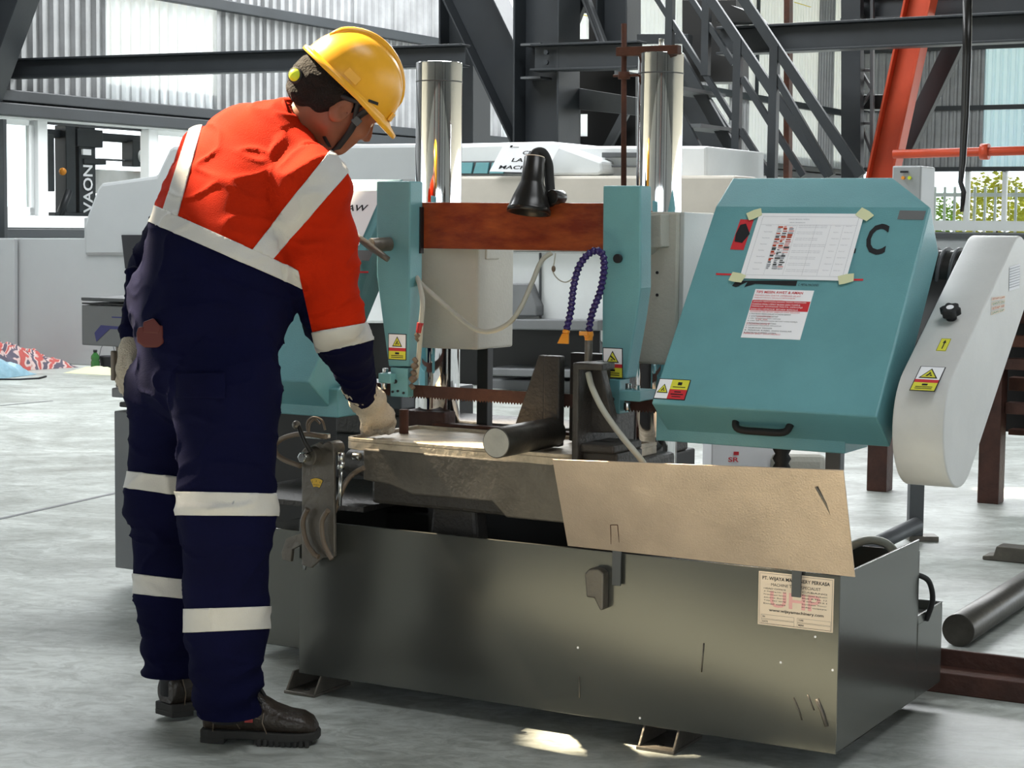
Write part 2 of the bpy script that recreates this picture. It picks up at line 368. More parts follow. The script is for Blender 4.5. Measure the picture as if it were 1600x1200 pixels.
trL = {17: 'w', 18: 'w', kv: 'w', kv+1: 'w', kx_(795): 'w', kx_(795)+1: 'w', kx_(905): 'w', kx_(1020): 'w', kx_(1020)-1: 'w', kx_(1020)+1: 'w'}  # some sheets made translucent to stand in for bright openings
for k in range(kx_(1110), nW):
    if k % 5: trL[k] = 'w'  # far sheets made translucent to brighten that end of the wall
sheets(wall_left, W(UWL, start, 0), VA, nW, z_rail+.12, z_pur, rzV, trL)
sheets(wall_left, W(UWL-.03, start, 0), VA, nW, z_pur, HZ, rzV, trL)
for zc, hh, uo, m, nm in ((z_pur, .13, .05, 'dark_steel', 'purlin'), (z_rail+.06, .12, .06, 'dark_steel', 'upper_rail'), (z_rail-.09, .13, .1, 'dark_steel', 'lower_rail'), (z_sill-.19, .10, .07, 'dark_steel', 'sill_rail')):
    b = MB(); b.box(FUV, UWL, UWL+uo*2, start, VBK, zc-hh/2, zc+hh/2); obj(nm, b, m, wall_left, .01)
for k in range(0, nW, 6):
    b = MB(); b.box(FUV, UWL+.0, UWL+.05, start+k*SW+.3, start+k*SW+.38, z_pur, HZ); obj('sheet_joint', b, 'dark_steel', wall_left)
b = MB(); b.box(FUV, UWL-.10, UWL-.06, start, VBK, z_rail-.2, z_rail+.3); obj('rail_backing', b, 'dark_steel', wall_left)  # dark strip added to block light leaking between the rails
for xa, xb, ya, yb in ((772, 816, 33, 41), (888, 922, 20, 27), (1237, 1262, 4, 11)):
    q1, q2 = mu(xa, ya, UWL), mu(xb, yb, UWL); b = MB(); b.box(FUV, UWL+.05, UWL+.08, q1[0], q2[0], q2[1], q1[1]); obj('yellow_band', b, 'yellow_steel', wall_left)
# ribbon window in the left wall
wf = MB(); wf.box(FUV, UWL-.12, UWL+.10, start, VBK, z_sill-.13, z_sill); wf.box(FUV, UWL-.12, UWL+.06, start, VBK, z_head, z_rail-.15)
win1 = struct(obj('window_1', wf, 'white_frame', loc=W(UWL, start, z_sill)))
posts = [mu(x, 260, UWL)[0] for x in (-900, -560, -300, -60, 62, 234)]
v_ = posts[-1]
while v_ < VBK-1.7: v_ += 1.55; posts.append(v_)
for k, v in enumerate(posts):
    b = MB(); b.box(FUV, UWL-.08, UWL+.05, v-.075, v+.075, z_sill, z_head); obj('window_post', b, 'white_frame', win1, .008)
for k, (a, c) in enumerate(zip(posts, posts[1:])):
    if k == 4: continue
    b = MB()
    for q in ((a+.08, a+.16), (c-.16, c-.08)): b.box(FUV, UWL-.05, UWL, q[0], q[1], z_sill, z_head)
    b.box(FUV, UWL-.05, UWL, a+.08, c-.08, z_sill, z_sill+.09); b.box(FUV, UWL-.05, UWL, a+.08, c-.08, z_head-.06, z_head)
    obj('sash', b, 'white_frame', win1, .006)
    b = MB(); b.box(FUV, UWL-.03, UWL-.024, a+.16, c-.16, z_sill+.09, z_head-.06); obj('pane', b, 'glass', win1)
# far wall
uE = mv(1900, 200, VBK)[0]; nB = int((uE-UWL)/SW)+1
zb0 = mv(1520, 345, VBK)[1]; zb1 = mv(1520, 268, VBK)[1]
bw = MB(); bw.box(FUV, UWL, uE, VBK, VBK+.2, 0, zb0-.25)
wall_back = struct(obj('wall_back', bw, 'wall_plaster', loc=W(UWL, VBK, 0)))
kt = int((mv(1545, 150, VBK)[0]-UWL)/SW)
trB = {k: 'b' for k in range(kt, kt+3)}
zq = mv(1550, 168, VBK)[1]; zq2 = mv(1550, 73, VBK)[1]
sheets(wall_back, W(UWL, VBK, 0), UA, nB, zb1+.1, HZ, rzU, trB)
for z in (zb1+.05, zq, zq2):
    b = MB(); b.box(FUV, UWL, uE, VBK-.12, VBK-.02, z-.05, z+.05); obj('purlin', b, 'dark_steel', wall_back)
b = MB(); b.box(FUV, UWL, uE, VBK-.15, VBK, zb0-.40, zb0-.28); obj('sill_rail', b, 'mid_steel', wall_back)
wf = MB(); wf.box(FUV, UWL, uE, VBK-.15, VBK+.1, zb0-.22, zb0)
win2 = struct(obj('window_2', wf, 'white_frame', loc=W(UWL, VBK, zb0)))
for x in (1448, 1512, 1570, 1640):
    u = mv(x, 300, VBK)[0]; b = MB(); b.box(FUV, u-.05, u+.05, VBK-.06, VBK+.06, zb0, zb1+.08); obj('window_post', b, 'white_frame', win2)
for x0, x1 in ((1452, 1508), (1516, 1566), (1574, 1636)):
    a, c = mv(x0, 300, VBK)[0], mv(x1, 300, VBK)[0]; b = MB(); b.box(FUV, a+.06, c-.06, VBK, VBK+.006, zb0, zb1); obj('pane', b, 'glass', win2)
# ---------- outside: fence, shrubs, trees
OF = VBK+6
fe = thing('fence', 'white picket style metal fence outside the far right window', 'fence', W(mv(1500, 330, OF)[0], OF, 0))
zf = mv(1520, 292, OF)[1]
for k in range(26):
    u = mv(1430, 300, OF)[0]+k*.26; b = MB(); b.box(FUV, u-.03, u+.03, OF-.03, OF+.03, 0, zf); obj('picket', b, 'white_frame', fe)
b = MB(); b.box(FUV, mv(1420, 300, OF)[0], mv(1660, 300, OF)[0], OF-.02, OF+.02, zf-.25, zf-.15); obj('rail', b, 'white_frame', fe)
def shrub(name, label, cat, c, r, h, m, group, n=240, seed=1):
    rnd = random.Random(seed); t = thing(name, label, cat, c, group)
    b = MB()
    for _ in range(n):
        th = rnd.uniform(0, 6.28); ph = rnd.uniform(-.95, 1); q = (1-ph*ph)**.5; rr = rnd.uniform(.55, 1)
        p = Vector(c)+Vector((r*rr*q*math.cos(th), r*rr*q*math.sin(th), h*.58+h*.42*ph*rr)); s = rnd.uniform(.5, 1)*r*.11
        d = Vector((rnd.uniform(-1, 1), rnd.uniform(-1, 1), rnd.uniform(-1, 1))).normalized(); _, x, y = basis(d)
        b.add([p-x*s, p+y*s*.5, p+x*s, p-y*s*.5], [(0, 1, 2, 3)])
    b2 = obj('foliage', b, m, t, fix=False); b2['kind'] = 'stuff'
    b = MB(); b.cyl(c, Vector(c)+ZA*h*.5, r*.09, r*.05, 8); obj('trunk', b, 'bark', t)
for k, (x, v, r, h, m) in enumerate(((1558, VBK+9.5, 1.15, 3.15, 'foliage_yellow'), (1470, VBK+11, .8, 2.5, 'foliage'), (1690, VBK+8, .8, 2.6, 'foliage'))):
    q = W(mv(x, 300, v)[0], v, -.26)
    shrub('shrub', ['round yellow-green bush behind the fence outside the far right window', 'small green bush left of the round yellow bush beyond the far window', 'green bush right of the round yellow bush at the frame edge'][k], 'bush', q, r, h, m, 'bushes outside the far window', 1500, k)
for k, (x, Y, r, h) in enumerate(((778, 60, 2.6, 7), (905, 64, 1.8, 6))):
    shrub('tree', ['green tree seen through the gap left of the main dark column', 'green tree seen through the small opening below the mezzanine beam'][k], 'tree', Vector((P(x, 200, Y).x, Y, -.26)), r, h, ['foliage', 'foliage_yellow'][k], None, 1400, 9+k)

# ================================================================== STEEL FRAME
def ibeam(A, B, h, b, side, tf=.02, tw=.014):
    """I section between world points A and B; side = direction of the depth h (in the web plane)"""
    A = Vector(A); B = Vector(B); d = (B-A).normalized(); s = Vector(side); s = (s-d*s.dot(d)).normalized(); n = d.cross(s)
    F = frame(A, d, s, n); L = (B-A).length; mb = MB()
    mb.box(F, 0, L, -h/2, -h/2+tf, -b/2, b/2); mb.box(F, 0, L, h/2-tf, h/2, -b/2, b/2); mb.box(F, 0, L, -h/2+tf, h/2-tf, -tw/2, tw/2); return mb
VS = uvz(P(800, 100, 17.5))[1]
def S(x, y, dv=0): return HV(x, y, VS+dv)
pxm = lambda x, dv=0: (S(x+10, 100, dv)-S(x, 100, dv)).length/10
m1 = pxm(400)
def beam_thing(name, label, mb, m, group=None, cat='beam', bevel=.004): return tag(obj(name, mb, m, bevel=bevel), label, cat, group)
beam_thing('steel_beam', 'long dark horizontal beam crossing behind the worker in the yellow helmet', ibeam(S(-20, 109, -.35), S(728, 87, -.35), .205, .16, ZA), 'dark_steel')
dl = MB(); beam_thing('slanted_column', 'dark slanted column cut off by the upper left corner', ibeam(S(38, -60, -.8), S(-62, 215, -.8), .46, .3, UA), 'dark_steel', cat='column')
b = MB(); v9 = 9.8; b.box(lambda u, z, v: W(u, v, z), mv(-40, 300, v9)[0], mv(6, 300, v9)[0], 0, mv(3, 186, v9)[1], v9, v9+.05)
beam_thing('post', 'dark post at the left edge of the picture below the slanted column', b, 'dark_steel', cat='post')
beam_thing('brace', 'wide dark diagonal brace left of the main central column', ibeam(S(724, -40, .62), S(868, 260, .62), .49, .34, UA), 'dark_steel', cat='beam')
cw = S(820, 100).x
beam_thing('corner_column', 'dark column at the wall corner behind the left chrome cylinder', ibeam(S(726, 400, 1.2), S(726, -80, 1.2), .40, .35, UA), 'dark_steel', cat='column')
cz0 = S(855, 560).z
col = thing('main_column', 'heavy dark central column with a stiffened beam joint and two bolts', 'column', Vector((S(855, 300).x, S(855, 300).y, 0)))
b = ibeam(Vector((S(855, 300).x, S(855, 300).y, 0)), S(855, -120), .47, .42, UA); obj('column_shaft', b, 'dark_steel', col, .004)
for y in (69, 121):
    b = MB(); p = S(842, y, -.2); b.box(FUV, uvz(S(815, y, -.2))[0], uvz(S(846, y, -.2))[0], VS-.22, VS, p.z-.01, p.z+.01); obj('stiffener', b, 'mid_steel', col)
for y in (82, 98):
    b = MB(); p = S(855, y, -.26); b.cyl(p, p-VA*.03, .022, n=6); obj('bolt', b, 'dark_steel', col)
beam_thing('cross_beam', 'dark cross beam from the bolted column joint to behind the brown rod', ibeam(S(836, 91, -.2), S(1003, 86, -.2), .24, .2, ZA), 'dark_steel')
beam_thing('tower_column', 'dark column behind the brown threaded rod', ibeam(S(966, 76, .5), S(966, -60, .5), .32, .3, UA), 'dark_steel', cat='column')
beam_thing('tower_brace', 'dark thin diagonal in the tower right of the main column', ibeam(S(905, -30, .3), S(944, 72, .3), .07, .07, UA), 'mid_steel')
beam_thing('tower_brace', 'dark diagonal plate edge between main column and the bright diamond opening', ibeam(S(916, -20, .45), S(880, 75, .45), .12, .07, UA), 'dark_steel')
# black plates standing in for the dark room interior, with two openings
mz_ = MB()
Fz = lambda x, y, dv: S(x, y, dv)
def pane_with_hole(mb, x0, x1, y0, y1, hx0, hx1, hy0, hy1, dv):
    for a, b_, c, d in ((x0, hx0, y0, y1), (hx1, x1, y0, y1), (hx0, hx1, y0, hy0), (hx0, hx1, hy1, y1)):
        lo = [S(a, c, dv), S(b_, c, dv), S(b_, d, dv), S(a, d, dv)]; mb.hexa(lo, [p+VA*.05 for p in lo])
pane_with_hole(mz_, 876, 993, 120, 300, 893, 918, 178, 213, .9)
pane_with_hole(mz_, 890, 960, -40, 120, 893, 920, 20, 61, 1.0)
tag(obj('dark_room_plates', mz_, 'black'), 'black plates standing in for the dark interior of the tower room around two small bright openings', 'wall panel')
b = MB(); lo = [S(875, 133, .2), S(993, 152, .2), S(993, 180, .2), S(875, 168, .2)]; b.hexa(lo, [p+VA*.2 for p in lo])
beam_thing('mezzanine_beam', 'grey concrete-coloured beam above the small bright opening in the tower', b, 'mid_steel')
b = MB(); lo = [S(875, 168, .25), S(892, 170, .25), S(892, 300, .25), S(875, 300, .25)]; b.hexa(lo, [p+VA*.2 for p in lo])
beam_thing('mezzanine_post', 'grey post left of the small bright opening in the tower', b, 'mid_steel', cat='post')
b = MB(); lo = [S(968, 178, .74), S(982, 178, .74), S(952, 235, .74), S(938, 235, .74)]; b.hexa(lo, [p+VA*.05 for p in lo])
beam_thing('mezzanine_strut', 'grey strut leaning in the dark tower room behind the brown rod', b, 'mid_steel')
b = MB(); lo = [S(995, 53, .2), S(1075, 53, .2), S(1075, 68, .2), S(995, 68, .2)]; b.hexa(lo, [p+VA*.1 for p in lo])
beam_thing('sill_beam', 'dark short beam above the brown arm and right chrome cylinder', b, 'dark_steel')
# stairs
st = thing('steel_staircase', 'dark steel staircase with handrails rising to the upper left', 'stairs', Vector((S(1200, 400, -1).x, S(1200, 400, -1).y, 0)))
def bar2(name, p, q, w, m='dark_steel', dv=-1.0, par=None, th=.05):
    A, B = S(*p, dv), S(*q, dv); d = (B-A).normalized(); s = d.cross(VA).normalized(); n = VA
    b = MB(); b.box(frame(A, d, s, n), 0, (B-A).length, -w/2, w/2, -th/2, th/2); return obj(name, b, m, par, .004)
def strut(label, p, q, w, m, dv, cat='beam', name='steel_strut', th=.1):
    o = bar2(name, p, q, w, m, dv, None, th); return tag(o, label, cat)
for p, q, w, dv in (((1100, -16), (1296, 275), .075, -1.2), ((1152, -16), (1346, 275), .075, -2.0), ((1160, 122), (1256, 275), .05, -1.2), ((1157, 203), (1204, 275), .05, -1.2),
                    ((1022, -10), (1146, 186), .045, -.6), ((1075, -10), (1147, 100), .045, -.6), ((1207, 110), (1300, 275), .05, -2.0)):
    bar2('handrail', p, q, w, 'dark_steel', dv, st)
for x, y, dv in ((1154, 62, -1.2), (1211, 72, -2.0), (1105, -20, -.6), (1048, -20, -.6)):
    q = S(x, y, dv); b = MB(); r = .032; b.box(FUV, *(lambda c: (c[0]-r, c[0]+r, c[1]-r, c[1]+r))(uvz(q)), q.z-1.2 if y > 0 else S(x, 118 if x > 1060 else 72, dv).z, q.z); obj('post', b, 'dark_steel', st)
for p, q, dv in (((1060, 88), (1160, 262), -.6), ((1054, 168), (1110, 275), -1.2)): bar2('stringer', p, q, .10, 'dark_steel', dv, st)
for k in range(0, 6):
    y = 144+k*57/1.0*.98; x = 1060+k*28
    lo = [S(x+4, y, -.6), S(x+44, y+1, -1.2), S(x+46, y+8, -1.2), S(x+4, y+7, -.6)]
    b = MB(); b.hexa(lo, [p+UA*.06+VA*.02 for p in lo]) if False else b.box(FUV, uvz(lo[0])[0], uvz(lo[0])[0]+.28, VS-1.2, VS-.3, lo[0].z-.03, lo[0].z)
    obj('tread', b, 'mid_steel', st)
b = MB(); lo = [S(1066, 0, .6), S(1150, 0, .6), S(1150, 128, .6), S(1092, 128, .6), S(1066, 95, .6)]; b.hexa(lo, [p+VA*.3 for p in lo])
tag(obj('tower_cladding', b, 'black'), 'black cladding behind the upper flight of the staircase', 'wall panel')
b = MB(); lo = [S(1066, 110, .3), S(1100, 140, .3), S(1150, 215, .3), S(1150, 290, .3), S(1066, 290, .3)]; b.hexa(lo, [p+VA*.05 for p in lo])
tag(obj('stair_skirt', b, 'dark_steel'), 'dark plate under the staircase beside the right chrome cylinder', 'wall panel')
b = MB(); lo = [S(1142, 8, -.3), S(1172, 20, -.3), S(1185, 34, -.3), S(1116, 34, -.3)]; b.hexa(lo, [p+VA*.25 for p in lo])
tag(obj('stair_landing', b, 'black'), 'black landing plate between the two upper handrails', 'landing')
beam_thing('steel_beam', 'long dark horizontal beam passing in front of the orange brace at upper right', ibeam(S(1125, 65, .1), S(1700, 38, .1), .24, .18, ZA), 'dark_steel')
beam_thing('steel_beam', 'dark beam along the top edge above the orange brace', ibeam(S(1318, 14, 1.2), S(1700, -2, 1.2), .22, .16, ZA), 'dark_steel')
strut('brown rusty pipe standing behind the staircase', (1232, -10), (1231, 280), .055, 'rust', 1.5, 'pipe', 'standing_pipe')
strut('dark column right of the staircase', (1332, -10), (1332, 300), .18, 'dark_steel', 1.0, 'column', 'side_column')
la = thing('lattice_mast', 'narrow dark lattice mast beside the dark column right of the stairs', 'mast', S(1354, 300, 1.1))
bar2('upright', (1346, -10), (1346, 300), .03, 'mid_steel', 1.1, la); bar2('upright', (1363, -10), (1363, 300), .03, 'mid_steel', 1.1, la)
for k, (p, q) in enumerate((((1346, 110), (1363, 110)), ((1346, 112), (1363, 140)), ((1363, 142), (1346, 165)), ((1346, 193), (1363, 193)), ((1346, 196), (1363, 240)), ((1346, 20), (1363, 60)))): bar2('lacing', p, q, .025, 'mid_steel', 1.1, la)
b = MB(); b.box(FUV, *(uvz(S(1345, 160, 1.2))[0], uvz(S(1390, 160, 1.2))[0]), VS+1.2, VS+1.45, S(1360, 171, 1.2).z, S(1360, 148, 1.2).z)
tag(obj('speaker_box', b, 'black', bevel=.01), 'black box mounted on the lattice mast left of the orange brace', 'box')
ob = thing('orange_brace', 'orange-red slanted steel beam at the upper right', 'beam', S(1385, 330, .9))
A, B = S(1443, -20, .9), S(1374, 300, .9); b = ibeam(A, B, .24, .2, UA); obj('beam_body', b, 'orange_steel', ob, .004)
op = MB(); op.cyl(S(1396, 241, .6), S(1680, 233, .6), .038, n=16); o = obj('orange_pipe', op, 'orange_steel'); tag(o, 'orange-red horizontal pipe with a flange crossing the right windows', 'pipe')
b = MB(); c = S(1539, 237, .6); b.cyl(c-UA*.035, c+UA*.035, .068, n=16); obj('flange', b, 'orange_steel', o)
strut('dark diagonal brace with a pale edge right of the orange brace', (1506, 40), (1412, 235), .16, 'dark_steel', 1.4, 'beam', 'steel_brace')
b = MB(); VH = uvz(P(1508, 200, 9))[1]
pts = [HV(1512, -30, VH), HV(1511, 90, VH), HV(1508, 180, VH), HV(1504, 255, VH), HV(1501, 285, VH), HV(1506, 300, VH), HV(1503, 331, VH)]
R_ = [[p-UA*w/2-VA*.006, p+UA*w/2-VA*.006, p+UA*w/2+VA*.006, p-UA*w/2+VA*.006] for p, w in zip(pts, (.042, .04, .036, .03, .022, .024, .016))]
b.rings(R_); tag(obj('lifting_strap', b, 'black_gloss'), 'brown-black lifting strap hanging at the upper right', 'strap')
# electrical box behind the right cover
VE = uvz(P(1420, 300, 12))[1]
eb = thing('electrical_cabinet', 'grey electrical cabinet with indicator lights behind the right saw cover', 'cabinet', HV(1418, 330, VE))
b = MB(); p0, p1 = HV(1392, 340, VE), HV(1440, 259, VE); u0, u1 = uvz(p0)[0], uvz(p1)[0]; b.box(FUV, u0, u1, VE, VE+.3, 0, p1.z); obj('cabinet_body', b, 'light_machine', eb, .01)
for x, m in ((1412, 'orange_plastic'), (1422, 'lime')):
    c = HV(x, 278, VE); b = MB(); b.cyl(c, c-VA*.02, .011, n=10); obj('indicator', b, m, eb)
b = MB(); b.box(FUV, uvz(HV(1407, 268, VE))[0], uvz(HV(1419, 268, VE))[0], VE-.008, VE, HV(1410, 270, VE).z, HV(1410, 267, VE).z); obj('nameplate', b, 'ink', eb)
# ---------- forklift outside the left window
UF = UWL-2.6
def HF(x, y): return HU(x, y, UF)
fk = thing('forklift_mast', 'dark forklift mast with white lettering outside the left window', 'forklift', HF(130, 430))
def fbar(name, x0, x1, y0, y1, m, d=.15, off=0):
    b = MB(); a0, a1 = mu(x0, 300, UF)[0], mu(x1, 300, UF)[0]; b.box(FUV, UF-d, UF+off, a0, a1, mu(110, y1, UF)[1], mu(110, y0, UF)[1]); return obj(name, b, m, fk, .01)
zf0 = mu(110, 345, UF)[1]
fbar('mast_rail', 124, 150, 196, 350, 'dark_steel', .2); fbar('mast_rail', 104, 119, 196, 350, 'dark_steel', .2); fbar('mast_rail', 75, 86, 212, 300, 'dark_steel', .2)
fbar('cross_member', 76, 230, 203, 216, 'dark_steel', .25, -.1); fbar('mast_head', 120, 160, 200, 228, 'dark_steel', .25, .02)
fbar('cross_member', 130, 165, 247, 255, 'dark_steel', .2, .02); fbar('cab_post', 208, 227, 212, 255, 'dark_steel', .2); fbar('body_panel', 155, 232, 262, 300, 'white_steel', .1, -.3)
fbar('lower_guard', 84, 135, 332, 338, 'dark_steel', .1, .03); fbar('counter_frame', 165, 205, 244, 247, 'mid_steel', .1, -.2)
b = MB(); b.tube([HF(108, 298), HF(90, 345)], .05); obj('hydraulic_arm', b, 'dark_steel', fk)
b = MB(); b.sphere(HF(98, 268), .05); obj('indicator', b, 'orange_plastic', fk)
b = MB(); b.sphere(HF(220, 244), .06, sz=1.4); obj('lamp', b, 'white_frame', fk)
b = MB(); b.sphere(HF(225, 267), .05); obj('indicator', b, 'orange_plastic', fk)
zt, zb_ = mu(137, 258, UF)[1], mu(137, 333, UF)[1]; vA = mu(129, 300, UF)[0]; vB = mu(144, 300, UF)[0]
FT = lambda a, b_, c: W(UF+.012+c, vB-b_, zb_+a)
b = MB(); put_text(b, FT, 'VAON', 0, 0, vB-vA, zt-zb_, 0, True); obj('lettering', b, 'paper', fk, fix=False)
b = MB(); b.box(FUV, UF, UF+.03, mu(127, 240, UF)[0], mu(140, 240, UF)[0], mu(130, 242, UF)[1], mu(130, 233, UF)[1]); obj('decal', b, 'paper', fk)

# ================================================================== CNC LATHE (behind)
VL = 8.15
def L(x, y, dv=0): return HV(x, y, VL+dv)
def slab(mb, px, dv0, th):
    lo = [L(x, y, dv0) for x, y in px]; mb.hexa(lo, [p+VA*th for p in lo]); return mb
lt = thing('cnc_lathe', 'large pale grey and white lathe enclosure spanning behind the saw', 'machine', Vector((L(500, 590).x, L(500, 590).y, 0)))
def lp(name, px, dv, th, m, bevel=.01): b = MB(); slab(b, px, dv, th); return obj(name, b, m, lt, bevel)
zbot = lambda x: proj(Vector((L(x, 500).x, L(x, 500).y, 0)))[1]
lp('headstock_housing', [(131, 351), (136, 335), (152, 293), (158, 286), (244, 274), (264, 232), (270, 228), (655, 224), (655, 400), (131, 400)], .0, 1.3, 'light_machine', .03)
lp('base_cabinet', [(-60, 372), (131, 372), (131, 340), (520, 340), (520, zbot(520)), (-60, zbot(-60))], .02, 1.2, 'light_machine')
lp('side_panel', [(-60, 372), (22, 372), (22, zbot(22)-1), (-60, zbot(-60)-1)], -.04, .05, 'light_machine', .01)
lp('access_cover', [(189, 367), (225, 367), (225, 420), (195, 420)], -.02, .04, 'ink', .005)
lp('enclosure', [(640, 226), (859, 221), (875, 228), (1104, 228), (1104, 278), (640, 280)], .25, 1.1, 'lathe_white', .02)
lp('sliding_door', [(700, 227), (859, 222), (940, 252), (942, 268), (936, 274), (700, 276)], .05, .25, 'lathe_white', .02)
lp('door_window', [(716, 252), (860, 250), (860, 272), (712, 273)], .035, .02, 'mid_steel', .004)
for k in range(3): lp('window_pane', [(719+k*25, 254), (739+k*25, 254), (736+k*25, 271), (714+k*25, 271)], .02, .02, 'teal_paint', .002)
lp('door_track', [(940, 238), (1010, 238), (1010, 246), (940, 246)], .2, .06, 'mid_steel', .004)
lp('door_track', [(940, 258), (1010, 258), (1010, 261), (940, 261)], .2, .06, 'mid_steel', .002)
lp('front_guard', [(505, 276), (1150, 274), (1150, 392), (505, 392)], .0, .4, 'lathe_beige', .02)
lp('lower_guard', [(520, 392), (1150, 392), (1150, 535), (937, 535), (937, 505), (852, 505), (520, 505)], .06, .3, 'lathe_white', .02)
lp('panel_seam', [(842, 395), (844, 395), (844, 500), (842, 500)], .04, .02, 'mid_steel', .0)
lp('chip_guard', [(745, 443), (824, 443), (838, 478), (838, 494), (745, 494)], -.05, .12, 'lathe_grey', .01)
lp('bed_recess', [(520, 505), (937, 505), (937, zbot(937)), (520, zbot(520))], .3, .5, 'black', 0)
lp('bed_rail', [(740, 498), (935, 500), (935, 517), (740, 514)], -.1, .4, 'lathe_grey', .01)
lp('bed_rail', [(757, 575), (935, 579), (935, 591), (757, 587)], -.1, .4, 'lathe_grey', .01)
lp('lower_base', [(745, 592), (935, 596), (935, zbot(935)), (745, zbot(745))], .1, .3, 'lathe_grey', .01)
lp('lower_base', [(937, 535), (1150, 535), (1150, zbot(1150)), (937, zbot(937))], .1, .3, 'lathe_grey', .01)
# notice
sg = MB(); A_, B_, D_ = L(765, 268, -.03), L(853, 270, -.03), L(788, 224, -.03)
xd, yd = (B_-A_), (D_-A_); Fs = lambda a, b, c: A_+xd*a+yd*b-VA*c
sg.i = 0; sg.hexa([Fs(0, 0, 0), Fs(1, 0, 0), Fs(1, 1, 0), Fs(0, 1, 0)], [Fs(0, 0, .004), Fs(1, 0, .004), Fs(1, 1, .004), Fs(0, 1, .004)])
nt = tag(obj('paper_notice', sg, 'paper'), 'white notice reading CNC LATHE MACHINE on the pale lathe door', 'sign')
tb = MB(); put_text(tb, Fs, 'CNC', .42, .62, .13, .30, .006, True); put_text(tb, Fs, 'LATHE', .30, .36, .13, .52, .006, True); put_text(tb, Fs, 'MACHINE', .14, .10, .13, .76, .006, True)
rect(tb, Fs, .14, .18, .86, .93, .006); rect(tb, Fs, .2, .3, .86, .88, .006)
obj('lettering', tb, 'ink', nt, fix=False)['kind'] = 'stuff'
# ================================================================== BAND SAW
saw = thing('band_saw', 'teal and grey horizontal band saw with chrome columns over a grey coolant tray', 'machine', W(-.72, .3, 0))
zt_, zo = .449, .05
tk = .006
def mpart(name, mb, m, bevel=.003, par=None, **k): return obj(name, mb, m, par or saw, bevel, **k)
def mbox(name, u0, u1, v0, v1, z0, z1, m, bevel=.003, par=None): b = MB(); b.box(FUV, u0, u1, v0, v1, z0, z1); return mpart(name, b, m, bevel, par)
# tray
TL_ = -1.447; TD = .575
b = MB()
b.box(FUV, TL_, 0, 0, tk, zo, zt_); b.box(FUV, -tk, 0, tk, TD, zo, zt_); b.box(FUV, TL_, TL_+tk, tk, TD, zo, zt_); b.box(FUV, TL_+tk, -tk, tk, TD, zo, zo+tk)
tray = mpart('coolant_tray', b, 'tray_grey', .0015)
mbox('tray_divider', -.33, -.325, TD-.2, TD, .3, zt_, 'tray_grey', 0, tray); mbox('back_plate', TL_, 0, TD, TD+tk, zo, zt_-.03, 'tray_grey', .0, tray)
mbox('tray_fill', TL_+tk, -tk, tk, TD, zo+tk, .22, 'tray_inside', 0, tray)  # near-black block filling the lower part of the tray
b = MB(); b.box(FUV, -.45, 0, TD+tk, .79, zo, .235); b.box(FUV, -.45, 0, .784, .79, .235, .258); b.box(FUV, -tk, 0, TD+tk, .79, .235, .258); mpart('tray_step', b, 'tray_grey', .0015)
# weld seam / lifting lug / clips
def lug(u, name, z0, z1, w, th=.008, m='cast_grey'):
    b = MB(); b.box(FUV, u-w/2, u+w/2, -.004, 0, z0, z1); b.box(FUV, u-w/2, u+w/2, -.004-th, -.004, z0+.002, z1-.002); return b
u0, z0 = mv(940, 920, -.01)
b = MB(); F_ = lambda a, b_, c: W(u0+a, c, z0+b_)
b.prism(F_, [(-.036, .035), (-.024, .048), (0, .05), (.014, .04), (.014, -.045), (.006, -.048), (-.010, -.02), (-.03, -.02)], -.03, 0); mpart('lifting_lug', b, 'cast_grey', .004)
for (xa, ya), (xb, yb), (xc, yc) in (((961, 820), (961, 848), (963, 915)), ((1241, 834), (1241, 868), (1244, 933))):
    ua, za = mv(xc, yc, -.012); ub, zb2 = mv(xa, ya, -.012)
    b = MB(); b.box(FUV, ua-.011, ua+.011, -.014, -.009, za, zt_+.01); mpart('clip_strap', b, 'mid_steel', .001)
# feet
def foot(u, v, s=1):
    b = MB(); b.box(FUV, u-.048, u+.048, v-.005, v+.16, 0, .008)
    for du in (-.046, .041): b.add([W(u+du+e, v+c, z) for e in (0, .006) for c, z in ((0, .008), (.03, .052), (.15, .052), (.15, .008))], [(0, 1, 2, 3), (4, 7, 6, 5), (0, 4, 5, 1), (1, 5, 6, 2), (3, 2, 6, 7), (0, 3, 7, 4)])
    f_ = mpart('foot', b, 'cast_grey', .0015)
    b = MB(); b.cyl(W(u, v+.03, .008), W(u, v+.03, .0095), .008, n=12); mpart('bolt_hole', b, 'black', 0, f_)
for u in (-.424, -1.425): foot(u, -.025)
for u in (-.3, -1.3): foot(u, .45)
# rating plate
FTr = lambda a, b_, c: W(a, -c, b_)
pu0, pz1 = mv(1185, 893, 0); pu1, pz0 = mv(1302, 989, 0); pu1 = -.014; pz1 = .441; pz0 = .321; pu0 = -.19
b = MB(); b.i = 0; b.box(FTr, pu0, pu1, pz0, pz1, 0, .0008); pl = mpart('rating_plate', b, 'cream_label', 0)
b = MB(); e = .0013
def border(b, x0, x1, y0, y1, t, e, F=FTr):
    rect(b, F, x0, x1, y0, y0+t, e); rect(b, F, x0, x1, y1-t, y1, e); rect(b, F, x0, x0+t, y0, y1, e); rect(b, F, x1-t, x1, y0, y1, e)
border(b, pu0+.003, pu1-.003, pz0+.003, pz1-.003, .0006, e)
put_text(b, FTr, 'PT. WIJAYA MACHINERY PERKASA', pu0+.009, pz1-.020, .0105, .158, e, True)
put_text(b, FTr, 'MACHINE TOOL SPECIALIST', pu0+.030, pz1-.0305, .0065, .116, e)
